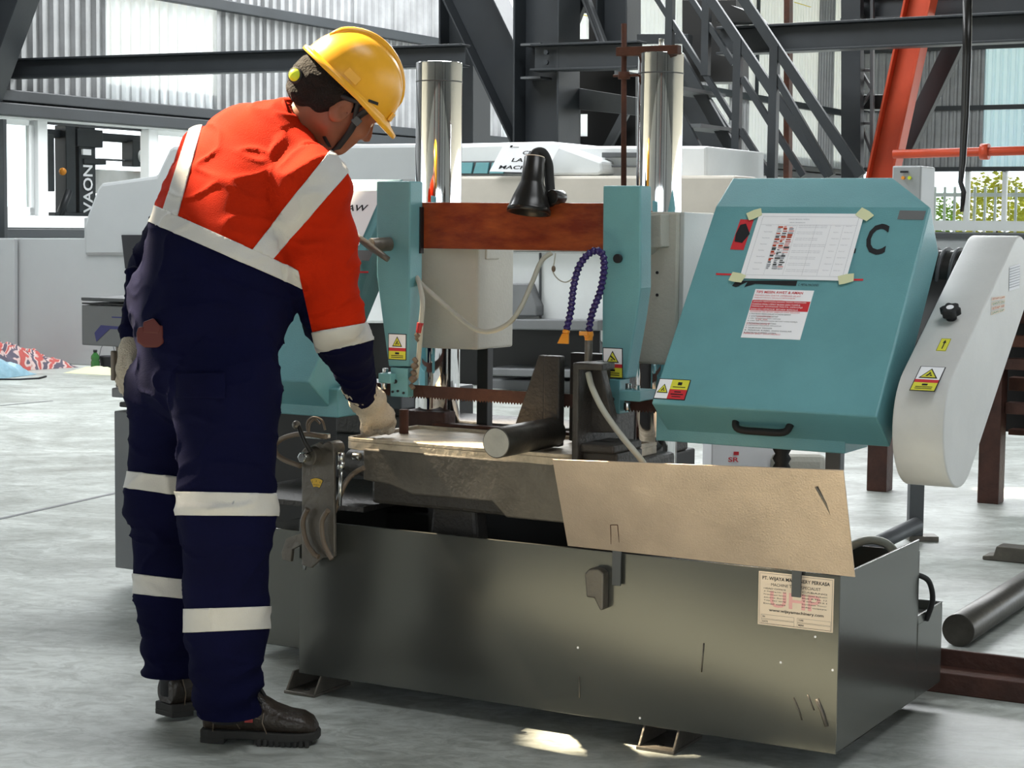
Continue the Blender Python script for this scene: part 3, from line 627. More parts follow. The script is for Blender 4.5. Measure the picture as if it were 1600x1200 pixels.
for r_i, (s, s2) in enumerate((('HEAD OFFICE', 'CABANG'), ('Jl. Panjang No. 28', 'Kawasan Industri'), ('Pergudangan Sentra', 'Blok A No. 12'), ('Jakarta Barat', 'Telp. 021'), ('Telp. 021 5678', 'Surabaya Timur'), ('Email sales', 'info wijaya'))):
    y = pz1-.0385-.0068*r_i; put_text(b, FTr, s, pu0+.013, y, .0034, .052, e); put_text(b, FTr, s2, pu0+.103, y, .0034, .058, e)
put_text(b, FTr, 'www.wijayamachinery.com', pu0+.026, pz0+.030, .0085, .128, e, True)
for (x, y, s) in ((.008, .0165, 'SN'), (.093, .0165, 'TYPE'), (.008, .0055, 'DATE'), (.093, .0055, 'MERK')):
    border(b, pu0+x, pu0+x+.078, pz0+y-.002, pz0+y+.0075, .0004, e); put_text(b, FTr, s, pu0+x+.003, pz0+y+.001, .0038, None, e, True)
mpart('lettering', b, 'ink', 0, pl, fix=False)
b = MB(); put_text(b, FTr, 'UHP', pu0+.028, pz0+.042, .036, .118, .0010, True); mpart('red_lettering', b, 'pink_print', 0, pl, fix=False)
for (x, y) in ((1274, 995), (1301, 1047), (1220, 1035), (1000, 1122), (903, 1012)):
    u, z = mv(x, y, 0); b = MB(); b.cyl(W(u, 0, z), W(u, -.0008, z), .0028, n=8); mpart('paint_chip', b, 'paper', 0, tray)
# scratches on the corner, lower front
for pts in (((1240, 1090), (1248, 1108), (1253, 1125)), ((1276, 1092), (1284, 1110), (1292, 1135)), ((1262, 1085), (1272, 1110)), ((1100, 1005), (1096, 1050)), ((905, 1057), (906, 1090))):
    q = [W(mv(x, y, 0)[0], -.0006, mv(x, y, 0)[1]) for x, y in pts]; b = MB(); b.tube(q, .0018 if pts[0][0] != 1276 else .005, 6); mpart('scratch', b, 'cast_grey', 0, tray)
# ---- splash panel leaning on the front rim
pv = -.115
c4 = [HV(863, 718, pv), HV(1318, 735, pv), HV(1336, 902, -.014), HV(887, 853, -.014)]
nn = (c4[1]-c4[0]).cross(c4[3]-c4[0]).normalized(); nn = nn if nn.dot(VA) > 0 else -nn
b = MB(); b.hexa(c4, [p+nn*.003 for p in c4]); pan = mpart('splash_panel', b, 'panel_tan', .0008)
fp = lambda x, y: (lambda t: c4[0].lerp(c4[3], t))(0)
def onpanel(x, y): return hit(x, y, nn, c4[0].dot(nn))-nn*.0006
b = MB()
for pts, r in ((((1276, 760), (1290, 785), (1303, 812)), .0042), (((1268, 772), (1285, 790), (1300, 800)), .0014), (((1262, 805), (1283, 828)), .0016), (((1297, 848), (1312, 865)), .0025), (((1310, 893), (1322, 886)), .0030), (((1256, 795), (1268, 818)), .001)):
    b.tube([onpanel(*p) for p in pts], r, 6)
mpart('scuff', b, 'cast_grey', 0, pan)
b = MB()
for x, y, h in ((960, 820, 30), (1240, 834, 30)):
    for p, q in (((x-6, y), (x+5, y)), ((x-6, y), (x-5, y+h)), ((x+5, y), (x+8, y+h))): b.tube([onpanel(*p), onpanel(*q)], .0009, 5)
mpart('notch_edge', b, 'rust', 0, pan)
# ---- bed and table
zT = .66
mbox('bed_block', -1.26, -.60, .05, .45, .50, .637, 'cast_dark', .01)
b = MB(); Fp = FUZ
b.prism(Fp, [(-1.275, .64), (-.60, .64), (-.60, .50), (-.74, .50), (-.86, .50), (-.90, .535), (-1.04, .535), (-1.13, .535), (-1.20, .555), (-1.275, .56)], .035, .06); mpart('bed_front', b, 'cast_grey', .004)
b = MB(); b.prism(Fp, [(-1.10, .56), (-.99, .56), (-.985, .50), (-.975, .40), (-1.03, .30), (-1.12, .40), (-1.11, .50)], .10, .16); mpart('bed_rib', b, 'cast_dark', .01)
b = MB(); b.cyl(W(-1.05, .25, .30), W(-.7, .3, .34), .07, n=20); mpart('chip_auger', b, 'black', .01)
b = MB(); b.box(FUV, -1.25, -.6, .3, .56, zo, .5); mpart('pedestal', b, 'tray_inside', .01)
pt = []
def arc(cx, cy, r, a0, a1, n=7): return [(cx+r*math.cos(math.radians(a0+(a1-a0)*k/n)), cy+r*math.sin(math.radians(a0+(a1-a0)*k/n))) for k in range(n+1)]
out = arc(-1.30, .085, .045, 180, 270)+arc(-.74, .12, .085, 270, 345)+[(-.63, .20), (-.63, .40), (-1.345, .40)]
b = MB(); b.prism(lambda a, c, z: W(a, c, z), out, zT-.026, zT-.004); tbl = mpart('work_table', b, 'table_steel', .003)
inn = arc(-1.30, .085, .033, 180, 270)+arc(-.74, .12, .070, 270, 345)+[(-.645, .20), (-.645, .39), (-1.333, .39)]
n_ = len(out); vs_ = [W(*p, z) for z in (zT-.004, zT+.004) for p in out]+[W(*p, z) for z in (zT-.004, zT+.004) for p in inn]
b = MB(); b.add(vs_, [f for k in range(n_) for q in [(k+1) % n_] for f in ((k, q, n_+q, n_+k), (n_+k, n_+q, 3*n_+q, 3*n_+k), (3*n_+k, 3*n_+q, 2*n_+q, 2*n_+k))]); mpart('table_rim', b, 'table_steel', .001)
pc = W(*mz(631, 675, zT), zT-.004); b = MB(); b.cyl(pc, pc+ZA*.064, .0125, n=20); mpart('stop_pin', b, 'rust', .0015)
mbox('table_rail', -1.30, -.80, .405, .44, zT-.02, zT+.012, 'rust', .003)
b = MB(); b.box(FUV, -1.40, -1.27, .42, .48, .60, .70); mpart('end_block', b, 'rust_deep', .004)
# vise jaws
vz = lambda x, y, v: mv(x, y, v)
def ujaw(name, u0, u1, v0, v1, z0, z1, m='cast_dark'): return mbox(name, u0, u1, v0, v1, z0, z1, m, .004)
ujaw('fixed_jaw_plate', -.845, -.80, .19, .22, zT, .885); 
b = MB(); b.prism(lambda a, z, c: W(a, c, z), [(-.945, zT), (-.845, zT), (-.845, .885), (-.862, .885)], .195, .215); mpart('jaw_gusset', b, 'cast_dark', .003)
b = MB(); b.box(FUV, -.845, -.68, .33, .36, zT, .885); mpart('jaw_gap_shade', b, 'black', .003)  # black plate painting the shade in the gap between the jaws
uA, uB = mv(894, 600, .03)[0], mv(904, 600, .03)[0]; uC = mv(941, 570, .03)[0]
ujaw('moving_jaw', uA, uB, .03, .34, zT-.02, .878); ujaw('moving_jaw_cap', uA, uC, .03, .10, .868, .884)
wq = [mv(x, y, .10) for x, y in ((908, 566), (936, 564), (962, 676), (905, 676))]
b = MB(); b.prism(lambda a, z, c: W(a, c, z), wq, .10, .13); mpart('jaw_web', b, 'cast_dark', .003)
b = MB(); qa, qb = mv(904, 668, .05)[0], mv(961, 675, .05)[0]; b.box(FUV, qa, qb, .045, .2, .672, .692); b.box(FUV, qa+.005, qb+.002, .06, .2, .50, .672); mpart('jaw_base', b, 'cast_dark', .005)
# clamped round bar is a separate thing
def ubar(x, y, v): return W(*[mv(x, y, v)[0], v, mv(x, y, v)[1]])
bc = W(-.845, -.055, .692)
e0 = HV(775, 692, -.10)
bar = MB(); bar.cyl(e0, e0+VA*.285, .0365, n=32); rb = tag(obj('steel_bar', bar, ['bar_side'], bevel=.002), 'dark round steel bar with a bright sawn end lying on the saw table', 'bar')
b = MB(); b.cyl(e0-VA*.0006, e0, .034, n=32); obj('sawn_end', b, 'bar_end', rb)
# ---- columns
VC = .5; cl = []
for x0, x1, yt in ((655, 718, 98), (1000, 1066, 83)):
    xm = (x0+x1)/2; u, z = mv(xm, yt, VC); r = (mv(x1, yt, VC)[0]-mv(x0, yt, VC)[0])/2*.985
    b = MB(); b.cyl(W(u, VC, .4), W(u, VC, z), r, n=64); c_ = mpart('guide_column', b, 'chrome', .003); cl.append((u, z, r))
    b = MB(); zz = z-.052; b.rings([[W(u+q*math.cos(a), VC+q*math.sin(a), h) for a in [2*math.pi*k/48 for k in range(48)]] for h, q in ((zz-.0015, r+.0006), (zz+.0015, r+.0006))]); mpart('collar_line', b, 'mid_steel', 0, c_)
for u, z, r in cl: mbox('column_base', u-.1, u+.1, VC-.1, VC+.1, zo, .42, 'tray_inside', .005)
ucL, ucR = cl[0][0], cl[1][0]
# sleeves
s0, s1 = mv(657, 500, VC-.09)[0], mv(745, 500, VC-.09)[0]; zs0 = mv(700, 545, VC-.09)[1]
b = MB(); b.prism(lambda a, c, z: W(a, c, z), [(ucL-.085, VC-.05), (ucL-.06, VC-.085), (ucL+.02, VC-.10), (s1, VC-.085), (s1+.005, VC+.10), (ucL-.085, VC+.10)], zs0, 1.25); mpart('column_sleeve', b, 'cream_cast', .006)
b = MB(); b.box(FUV, s1-.01, mv(775, 395, VC)[0], VC-.05, VC+.02, mv(760, 405, VC)[1], mv(760, 388, VC)[1]+.02); mpart('sleeve_lug', b, 'cream_cast', .003)
b = MB(); b.box(FUV, s1+.0, mv(750, 440, VC)[0]+.01, VC-.03, VC+.0, .62, mv(750, 440, VC)[1]); mpart('sensor_rail', b, 'black', .002)
q0, q1 = mv(1014, 450, VC-.09)[0], mv(1058, 450, VC-.09)[0]; zr0 = mv(1035, 570, VC-.09)[1]; zr1 = mv(1035, 331, VC-.09)[1]
b = MB(); b.prism(lambda a, c, z: W(a, c, z), [(q0-.03, VC-.09), (q1, VC-.09), (q1+.002, VC+.14), (q0-.03, VC+.12)], zr0, zr1); slv = mpart('column_sleeve', b, 'cream_cast', .006)
b = MB(); b.prism(lambda a, z, c: W(a, c, z), [(mv(1009, 325, VC-.13)[0], zr1-.01), (mv(1036, 330, VC-.13)[0], zr1-.005), (mv(1036, 386, VC-.13)[0], mv(1036, 386, VC-.13)[1]), (mv(1020, 388, VC-.13)[0], mv(1020, 388, VC-.13)[1]), (mv(1009, 399, VC-.13)[0], mv(1009, 399, VC-.13)[1])], VC-.14, VC-.09); mpart('sleeve_bracket', b, 'cream_cast', .003)
for x, y in ((1027, 426), (1027, 461)):
    u, z = mv(x, y, VC-.09); b = MB(); b.cyl(W(u, VC-.09, z), W(u, VC-.092, z), .004, n=10); mpart('screw_hole', b, 'ink', 0, slv)
for x, y in ((661, 431), (664, 442)):
    u, z = mv(x, y, VC-.08); b = MB(); b.cyl(W(u, VC-.07, z), W(u, VC-.094, z), .005, n=10); mpart('screw_hole', b, 'ink', 0, saw)
# gusset between right sleeve and cover
b = MB(); b.add([HU(x, y, q1+.004) for x, y in ()], []) if False else None
b = MB(); mb_ = [(VC-.08, zr1), (VC+.16, zr1-.005), (VC+.22, zr1-.045), (VC+.22, .95), (VC-.08, .85)]
b.prism(lambda a, z, c: W(c, a, z), mb_, q1, q1+.012); mpart('side_plate', b, 'white_steel', .002)
# ---- guide beam
b = MB(); b.box(FUV, -1.36, -.68, .262, .33, 1.143, 1.262); mpart('guide_beam', b, 'rust_beam', .003)
b = MB(); b.box(FUV, -1.252, -1.240, .245, .262, 1.13, 1.25); mpart('beam_gib', b, 'black', .001)
b = MB(); b.box(FUV, -1.40, -.66, .34, .44, 1.16, 1.24); mpart('rear_beam', b, 'cream_cast', .01)
# ---- guide arms
def arm(name, pts, v0, v1, side_pts=None):
    b = MB(); b.prism(lambda a, z, c: W(a, c, z), pts, v0, v1); return mpart(name, b, 'teal_paint', .004)
va, vb2 = .20, .262
aL = [mv(x, y, va) for x, y in ((588, 283), (641, 283), (639, 573), (607, 573), (588, 430))]
arml = arm('guide_arm', aL, va, vb2)
aR = [mv(x, y, va) for x, y in ((942, 290), (1001, 290), (1001, 450), (994, 500), (978, 592), (940, 590))]
armr = arm('guide_arm', aR, va, vb2)
# arm lower blocks
def mpx(name, x0, x1, y0, y1, v0, v1, m, bevel=.002, par=None):
    u0, z1 = mv(x0, y0, v0); u1, z0 = mv(x1, y1, v0); return mbox(name, min(u0, u1), max(u0, u1), v0, v1, min(z0, z1), max(z0, z1), m, bevel, par)
mpx('blade_guide', 610, 637, 574, 621, .195, .25, 'teal_paint'); mpx('guide_block', 591, 610, 583, 599, .17, .24, 'teal_paint')
mpx('blade_guide', 947, 968, 592, 647, .195, .25, 'teal_paint'); mpx('guide_block', 968, 1000, 610, 628, .15, .24, 'teal_paint')
for x, y, v in ((618, 596, .195), (622, 611, .195), (957, 624, .195), (957, 640, .195), (614, 612, .195), (631, 614, .195)):
    u, z = mv(x, y, v); b = MB(); b.cyl(W(u, v+.002, z), W(u, v-.004, z), .0055 if (x, y) in ((618, 596), (957, 624)) else .003, n=12); mpart('cap_screw', b, 'ink', 0)
for x, y, v in ((602, 580, .2), (600, 602, .2), (982, 604, .18), (995, 607, .18), (980, 634, .18)):
    u, z = mv(x, y, v); b = MB(); b.cyl(W(u, v, z-.010), W(u, v, z+.008), .0085, n=6 if y < 595 or y in (604, 607) else 20); mpart('adjusting_bolt', b, 'bright_steel', .001)
# handle on left arm
hu, hz = mv(602, 383, va); b = MB(); b.cyl(W(hu+.015, va, hz+.003), W(hu-.008, va-.055, hz+.0), .018, n=20); hb = mpart('clamp_handle', b, 'cast_grey', .002)
pA = W(hu-.060, va-.07, hz+.033); pB = W(hu+.045, va-.055, hz-.036); pm_ = pA.lerp(pB, .5)
b = MB(); b.tube([pA, pA.lerp(pB, .3), pm_, pA.lerp(pB, .8), pB], .008, 12, [.0075, .009, .0105, .0088, .0075]); mpart('lever', b, 'cast_grey', 0, hb)
u, z = mv(967, 404, va); b = MB(); b.cyl(W(u, va, z), W(u, va-.012, z), .011, n=20); mpart('hex_plug', b, 'ink', .002)
warn_sticker(arml, lambda a, b_, c: W(a, va-c, b_), *(lambda p, q: (p[0], q[0], q[1], p[1]))(mv(608, 522, va), mv(634, 562, va)))
warn_sticker(armr, lambda a, b_, c: W(a+(.655*0)+(b_-.86)*-.03, va-c, b_), *(lambda p, q: (p[0], q[0], q[1], p[1]))(mv(944, 544, va), mv(972, 590, va)), icon='blade')
# blade
zb1_, zb2_ = .790, .757
b = MB(); ntt = 150; ua, ub_ = -1.62, -.36; vb_ = .222; du = (ub_-ua)/ntt
for k in range(ntt):
    x = ua+k*du
    b.add([W(x, vb_, zb1_), W(x+du, vb_, zb1_), W(x+du, vb_, zb2_+.004), W(x+du*.55, vb_, zb2_-.002), W(x, vb_, zb2_+.004)], [(0, 1, 2, 3, 4)])
o = mpart('saw_blade', b, 'rust_deep', 0, fix=True); sm_ = o.modifiers.new('s', 'SOLIDIFY'); sm_.thickness = .0013
# ---- wheel covers (tilted frame)
TH = math.radians(37.6); WD = VA*math.sin(TH)+ZA*math.cos(TH); ND = -VA*math.cos(TH)+ZA*math.sin(TH)
HC = .580
def cover(name, u1, u2, vb, zb, flip=False):
    o0 = W(0, vb, zb); F = lambda a, w, n: o0+UA*a+WD*w+ND*n
    uL, uR = (u1, u2); ch = .115
    s = -1 if flip else 1
    def X(a): return a if not flip else (u1+u2-a)
    b = MB(); D_ = .125
    # front face, top band leaning back, diagonal outer corner
    t2 = .125; nb = -.030
    A = [F(X(u1), 0, 0), F(X(u2), 0, 0), F(X(u2), HC, 0), F(X(u1), HC, 0)]
    T = [F(X(u1+.005), HC+.115, nb), F(X(u2-.125), HC+.115, nb)]
    Bk = [F(X(u1), 0, -D_), F(X(u2), 0, -D_), F(X(u2), HC+.02-.06, -D_), F(X(u2-.125), HC+.115, -D_), F(X(u1+.005), HC+.115, -D_)]
    u2m = F(X(u2), HC-.06, -D_)
    vs_ = A+T+Bk
    fs = [(0, 1, 2, 3), (3, 2, 5, 4), (0, 6, 7, 1), (1, 7, 8, 2), (2, 8, 9, 5), (5, 9, 10, 4), (0, 3, 4, 10, 6), (6, 10, 9, 8, 7)]
    b.add(vs_, fs); return F, mpart(name, b, 'teal_paint', .004)
U1, U2 = -.485, .0555
FC, cov = cover('wheel_cover', U1, U2, .05, .797)
ucen = (-1.245-.693)/2
FL_, covl = cover('wheel_cover', 2*ucen-U2, 2*ucen-U1, .05, .797, True)
# under box with handle
u0, z1 = mv(1025, 648, .14); u1, z0 = mv(1320, 710, .14)
b = MB(); b.prism(lambda a, z, c: W(a, c, z), [(u0, .775), (u1, .775), (u1, .700), (u0, .700)], .14, .30); mpart('cover_skirt', b, 'teal_paint', .003)
mbox('cover_skirt', 2*ucen-u1, 2*ucen-u0, .14, .3, .70, .775, 'teal_paint')
b = MB(); a0, c0 = mv(1150, 655, .10)[0], mv(1236, 668, .10)[0]; zz = .752
b.tube(spline([W(a0, .14, zz+.018), W(a0, .10, zz+.012), W(a0+.012, .088, zz-.006), W((a0+c0)/2, .085, zz-.008), W(c0-.012, .088, zz-.006), W(c0, .10, zz+.012), W(c0, .14, zz+.018)], 5), .0085, 10); mpart('handle', b, 'black_rubber', 0)
# cover graphics
def fc(x, y): # pixel -> (a, w) on cover face
    p = hit(x, y, ND, W(0, .05, .797).dot(ND)); q = p-W(0, .05, .797); return q.dot(UA), q.dot(WD)
def quadpx(b, pts, e): b.poly([FC(*fc(x, y), e) for x, y in pts])
b = MB(); quadpx(b, [(1157, 343), (1178, 344), (1162, 391), (1141, 390)], .001); quadpx(b, [(1146, 440), (1245, 446), (1247, 438), (1166, 430)], .0) if False else None
mpart('red_mark', b, 'red_print', 0, cov, fix=False)
b = MB(); quadpx(b, [(1157, 352), (1166, 350), (1172, 366), (1160, 380), (1148, 378), (1150, 366)], .0018)
mpart('black_mark', b, 'ink', 0, cov, fix=False); b = MB(); quadpx(b, [(1144, 447), (1150, 439), (1246, 439), (1244, 447), (1180, 444), (1163, 449), (1168, 441), (1150, 449)], .001); mpart('black_mark', b, 'ink', 0, cov, fix=False)
b = MB(); quadpx(b, [(1119, 427), (1150, 428), (1150, 431), (1119, 430)], .001); mpart('red_line', b, 'red_print', 0, cov, fix=False); b = MB(); quadpx(b, [(1330, 436), (1349, 436), (1349, 439), (1330, 439)], .001); mpart('red_line', b, 'red_print', 0, cov, fix=False)
b = MB(); quadpx(b, [(1406, 329), (1447, 330), (1443, 344), (1402, 343)], .001); mpart('dark_decal', b, 'lathe_grey', 0, cov, fix=False)
a0, w0 = fc(1351, 396); a1, w1 = fc(1381, 353)
b = MB(); put_text(b, FC, 'C', a0-.002, w0-.004, (w1-w0)*1.12, .050, .001, True, -.06); mpart('lettering', b, 'ink', 0, cov, fix=False); b = MB(); q = fc(1330, 396); put_text(b, FC, 'E', q[0]-.030, q[1], w1-w0, .04, .001, True, -.06)
q = fc(1247, 447); put_text(b, FC, 'C. METAL MACHINES', q[0], q[1], .007, .050, .001); mpart('lettering', b, 'ink', 0, cov, fix=False)
# instruction label (red/white)
p00 = fc(1157, 527); p10 = fc(1250, 532); p11 = fc(1272, 456); p01 = fc(1182, 451)
lx0, ly0, lx1, ly1 = (p00[0]+p01[0])/2, (p00[1]+p10[1])/2, (p10[0]+p11[0])/2, (p01[1]+p11[1])/2
b = MB(); b.box(FC, lx0, lx1, ly0, ly1, .0005, .0015); ins = mpart('instruction_label', b, 'paper', 0, cov)
lw, lh = lx1-lx0, ly1-ly0
b = MB(); put_text(b, FC, 'TIPS MESIN AWET & AMAN', lx0+.004, ly1-.012, .0075, lw*.80, .002, True)
for k, s in enumerate(('PANDUAN DATA OPERASI ALAT', 'PERHATIKAN SELALU PETUNJUK', 'KESELAMATAN KERJA')): put_text(b, FC, s, lx0+.004, ly1-.020-.0072*k, .0042, lw*(.78, .7, .5)[k], .002)
rect(b, FC, lx0+.001, lx1-.001, ly0+lh*.56, ly0+lh*.77, .0017)
for k, (y, s, w) in enumerate(((.52, 'GUNAKAN OLI SETIAP SEBELUM DAN SESUDAH', .84), (.42, 'GANTI OLI', .25), (.36, 'CEK AIR', .2), (.07, 'PERIKSA BAUT DAN SELALU', .62), (.27, 'COOLANT', .4))): put_text(b, FC, s, lx0+.004+(.02 if k in (1, 2) else 0), ly0+lh*y, .0042, lw*w, .002)
mpart('red_print', b, 'red_print', 0, ins, fix=False)
b = MB()
for k in range(9): put_text(b, FC, ('1. PASTIKAN MESIN DALAM KONDISI BERSIH', '2. GANTI OLI GEARBOX SETIAP', '3. CEK TEGANGAN PISAU GERGAJI', '4. CEK AIR PENDINGIN SETIAP HARI KERJA', '5. BERSIHKAN GRAM SISA POTONG', '6. JANGAN MELEPAS PENUTUP', '7. HUBUNGI TEKNISI', '8. PERIKSA KABEL DAN SAKLAR', '9. MATIKAN SUMBER LISTRIK')[k], lx0+.004, ly0+lh*(.475-.048*k), .0036, lw*(.7, .5, .55, .85, .5, .6, .45, .8, .55)[k], .002)
mpart('lettering', b, 'ink', 0, ins, fix=False)
b = MB()
for k in range(4): put_text(b, FC, ('JANGAN MEMOTONG BAHAN TANPA PENDINGIN', 'KARENA PISAU CEPAT RUSAK DAN TUMPUL', 'PERIKSA KONDISI MATA GERGAJI', 'DAN OLI HIDROLIK SECARA BERKALA')[k], lx0+.004, ly0+lh*(.72-.05*k), .0048, lw*(.9, .82, .86, .8)[k], .0021)
mpart('white_lettering', b, 'paper', 0, ins, fix=False)
x0, y0 = fc(1019, 624); x1, y1 = fc(1079, 595)
warn_sticker(cov, FC, x0+.004, x1-.001, y0+.004, y1-.0, vertical=False)
# left cover red line + bracket + sign
def fl_(x, y): return fc(x, y)
b = MB(); b.poly([FC(*fc(*p), .001) for p in ((553, 424), (576, 424), (576, 427), (553, 427))]); mpart('red_line', b, 'red_print', 0, covl, fix=False)
b = MB(); b.poly([FC(*fc(*p), .001) for p in ((553, 391), (584, 392), (577, 408), (553, 407))]); mpart('dark_decal', b, 'lathe_grey', 0, covl, fix=False)
# ---- belt guard
c1 = (.205, .775); r1 = .14; c2 = (.655, 1.090); r2 = .103
def stad(c1, r1, c2, r2, n=22):
    d = Vector((c2[0]-c1[0], c2[1]-c1[1])); L_ = d.length; th = math.atan2(d.y, d.x); a = math.acos((r1-r2)/L_)
    return [(c1[0]+r1*math.cos(th+a+(2*math.pi-2*a)*k/n), c1[1]+r1*math.sin(th+a+(2*math.pi-2*a)*k/n)) for k in range(n+1)]+[(c2[0]+r2*math.cos(th-a+2*a*k/n), c2[1]+r2*math.sin(th-a+2*a*k/n)) for k in range(n+1)]
ug0, ug1 = .085, .20
b = MB(); b.smooth = False; b.prism(lambda v, z, u: W(u, v, z), stad(c1, r1, c2, r2), ug0, ug1)
bg_ = mpart('belt_guard', b, 'white_steel', .004)
for p in bg_.data.polygons: p.use_smooth = len(p.vertices) == 4
dd = Vector((c2[0]-c1[0], c2[1]-c1[1])).normalized(); al = math.acos((r1-r2)/math.dist(c1, c2)); th = math.atan2(dd.y, dd.x)+al
nv = Vector((math.cos(th), math.sin(th))); tv = Vector((nv.y, -nv.x)); S0 = Vector(c1)+nv*r1
NG = VA*nv.x+ZA*nv.y; TG = VA*tv.x+ZA*tv.y; G0 = W(0, S0.x, S0.y)
FG = lambda a, w, n: G0+UA*a+TG*w+NG*n
def fg(x, y): p = hit(x, y, NG, G0.dot(NG))-G0; return p.dot(UA), p.dot(TG)
kx, kw = fg(1487, 498)
b = MB(); b.cyl(FG(kx, kw, 0), FG(kx, kw, .012), .012, n=16)
b.rings([[FG(kx+q*(1+.13*math.cos(6*a))*math.cos(a), kw+q*(1+.13*math.cos(6*a))*math.sin(a), h) for a in [2*math.pi*k/60 for k in range(60)]] for h, q in ((.010, .016), (.014, .021), (.028, .0215), (.031, .018))]); kn = mpart('star_knob', b, 'black_rubber', 0, bg_)
b = MB(); b.cyl(FG(kx, kw, .031), FG(kx, kw, .0318), .0085, n=20); mpart('knob_cap', b, 'paper', 0, bg_)
def sg_(pts): q = [fg(*p) for p in pts]; xs_ = [a[0] for a in q]; ws = [a[1] for a in q]; return (sorted(xs_)[0]+sorted(xs_)[1])/2, (sorted(xs_)[2]+sorted(xs_)[3])/2, (sorted(ws)[0]+sorted(ws)[1])/2, (sorted(ws)[2]+sorted(ws)[3])/2
x0, x1, y0, y1 = sg_([(1437, 574), (1475, 574), (1461, 612), (1425, 609)])
Fgs = lambda a, w, n: FG(a, w, n)
o = warn_sticker(bg_, Fgs, x0, x1, y0, y1)
x0, x1, y0, y1 = sg_([(1472, 529), (1486, 530), (1478, 549), (1462, 548)])
b = MB(); b.i = 0; b.box(FG, x0, x1, y0, y1, 0, .0008); b.i = 1; border(b, x0, x1, y0, y1, .0008, .0012, FG); xm = (x0+x1)/2; h = y1-y0
b.poly([FG(xm-.001, y0+h*.15, .0012), FG(xm+.0015, y0+h*.15, .0012), FG(xm+.0015, y0+h*.7, .0012), FG(xm-.001, y0+h*.7, .0012)]); b.poly([FG(xm-.004, y0+h*.62, .0013), FG(xm+.004, y0+h*.62, .0013), FG(xm, y0+h*.88, .0013)]); mpart('arrow_label', b, ['yellow_print', 'ink'], 0, bg_, fix=False)
FS_ = lambda v, z, c: W(ug1+c, v, z)
def sidepx(pts): return [mu(x, y, ug1) for x, y in pts]
q = sidepx([(1549, 464), (1570, 461), (1569, 487), (1548, 494)])
b = MB(); mids = lambda t: ((q[0][0]+(q[3][0]-q[0][0])*t, q[0][1]+(q[3][1]-q[0][1])*t), (q[1][0]+(q[2][0]-q[1][0])*t, q[1][1]+(q[2][1]-q[1][1])*t))
for k in range(4):
    (a0_, z0_), (a1_, z1_) = mids(k/4+.03); (c0_, y0_), (c1_, y1_) = mids(k/4+.21)
    b.i = 0; b.poly([FS_(a0_, z0_, .001), FS_(a1_, z1_, .001), FS_(c1_, y1_, .001), FS_(c0_, y0_, .001)])
    b.i = (1, 2, 1, 2)[k]; FF = (lambda A0, B0, Cc: (lambda a, b_, c: FS_(A0[0]+(B0[0]-A0[0])*a+(Cc[0]-A0[0])*(1-b_), A0[1]+(B0[1]-A0[1])*a+(Cc[1]-A0[1])*(1-b_), .0016)))((a0_, z0_), (a1_, z1_), (c0_, y0_))
    put_text(b, FF, ('SETIAP 6 JAM', 'GANTI OLI', 'SETIAP 100', 'JAM OP'), .05, .15, .7, .88) if False else put_text(b, FF, ('SETIAP 6 JAM', 'GANTI OLI', 'SETIAP 100', 'JAM OP')[k], .05, .15, .7, .88)
mpart('small_label', b, ['cream_label', 'orange_steel', 'green_print'], 0, bg_, fix=False)
q = sidepx([(1577, 417), (1593, 412), (1592, 450), (1576, 455)])
b = MB(); b.i = 0; b.poly([FS_(*p, .001) for p in q]); b.i = 1
for k in range(8):
    t = .08+k*.11; l_ = [q[0][i]+(q[3][i]-q[0][i])*t for i in (0, 1)]; r_ = [q[1][i]+(q[2][i]-q[1][i])*t for i in (0, 1)]; l2 = [l_[i]+(q[3][i]-q[0][i])*.03 for i in (0, 1)]; r2_ = [r_[i]+(q[2][i]-q[1][i])*.03 for i in (0, 1)]
    b.poly([FS_(*l_, .0015), FS_(*r_, .0015), FS_(*r2_, .0015), FS_(*l2, .0015)])
mpart('small_label', b, ['paper', 'ink_grey'], 0, bg_, fix=False)
# motor between cover and guard
b = MB(); b.cyl(W(-.12, .66, 1.07), W(.075, .66, 1.07), .085, n=32); mo = mpart('motor', b, 'black_gloss', .006)
for k in range(6): b = MB(); b.cyl(W(-.10+k*.03, .66, 1.07), W(-.092+k*.03, .66, 1.07), .093, n=32); mpart('fin', b, 'mid_steel', .001, mo)
b = MB(); b.cyl(W(.0, .25, .80), W(.085, .25, .80), .05, n=24); mpart('gearbox_hub', b, 'black_gloss', .003)
b = MB(); b.prism(lambda v, z, u: W(u, v, z), [(.25, .74), (.42, .74), (.72, 1.02), (.60, 1.10), (.30, .92)], -.05, .06); mpart('gearbox', b, 'black', .01)
# supports below: post, bellows
pbx = mv(1305, 715, .35); mbox('support_post', pbx[0]-.018, pbx[0]+.02, .33, .36, zo, .74, 'mid_steel', .002)
b = MB(); u, z = mv(1222, 700, .25); pr = []
for k in range(24): pr.append((k*.011, .022 if k % 2 else .016))
b.lathe(W(u, .25, .5), ZA, pr); mpart('screw_bellows', b, 'black_rubber', 0)
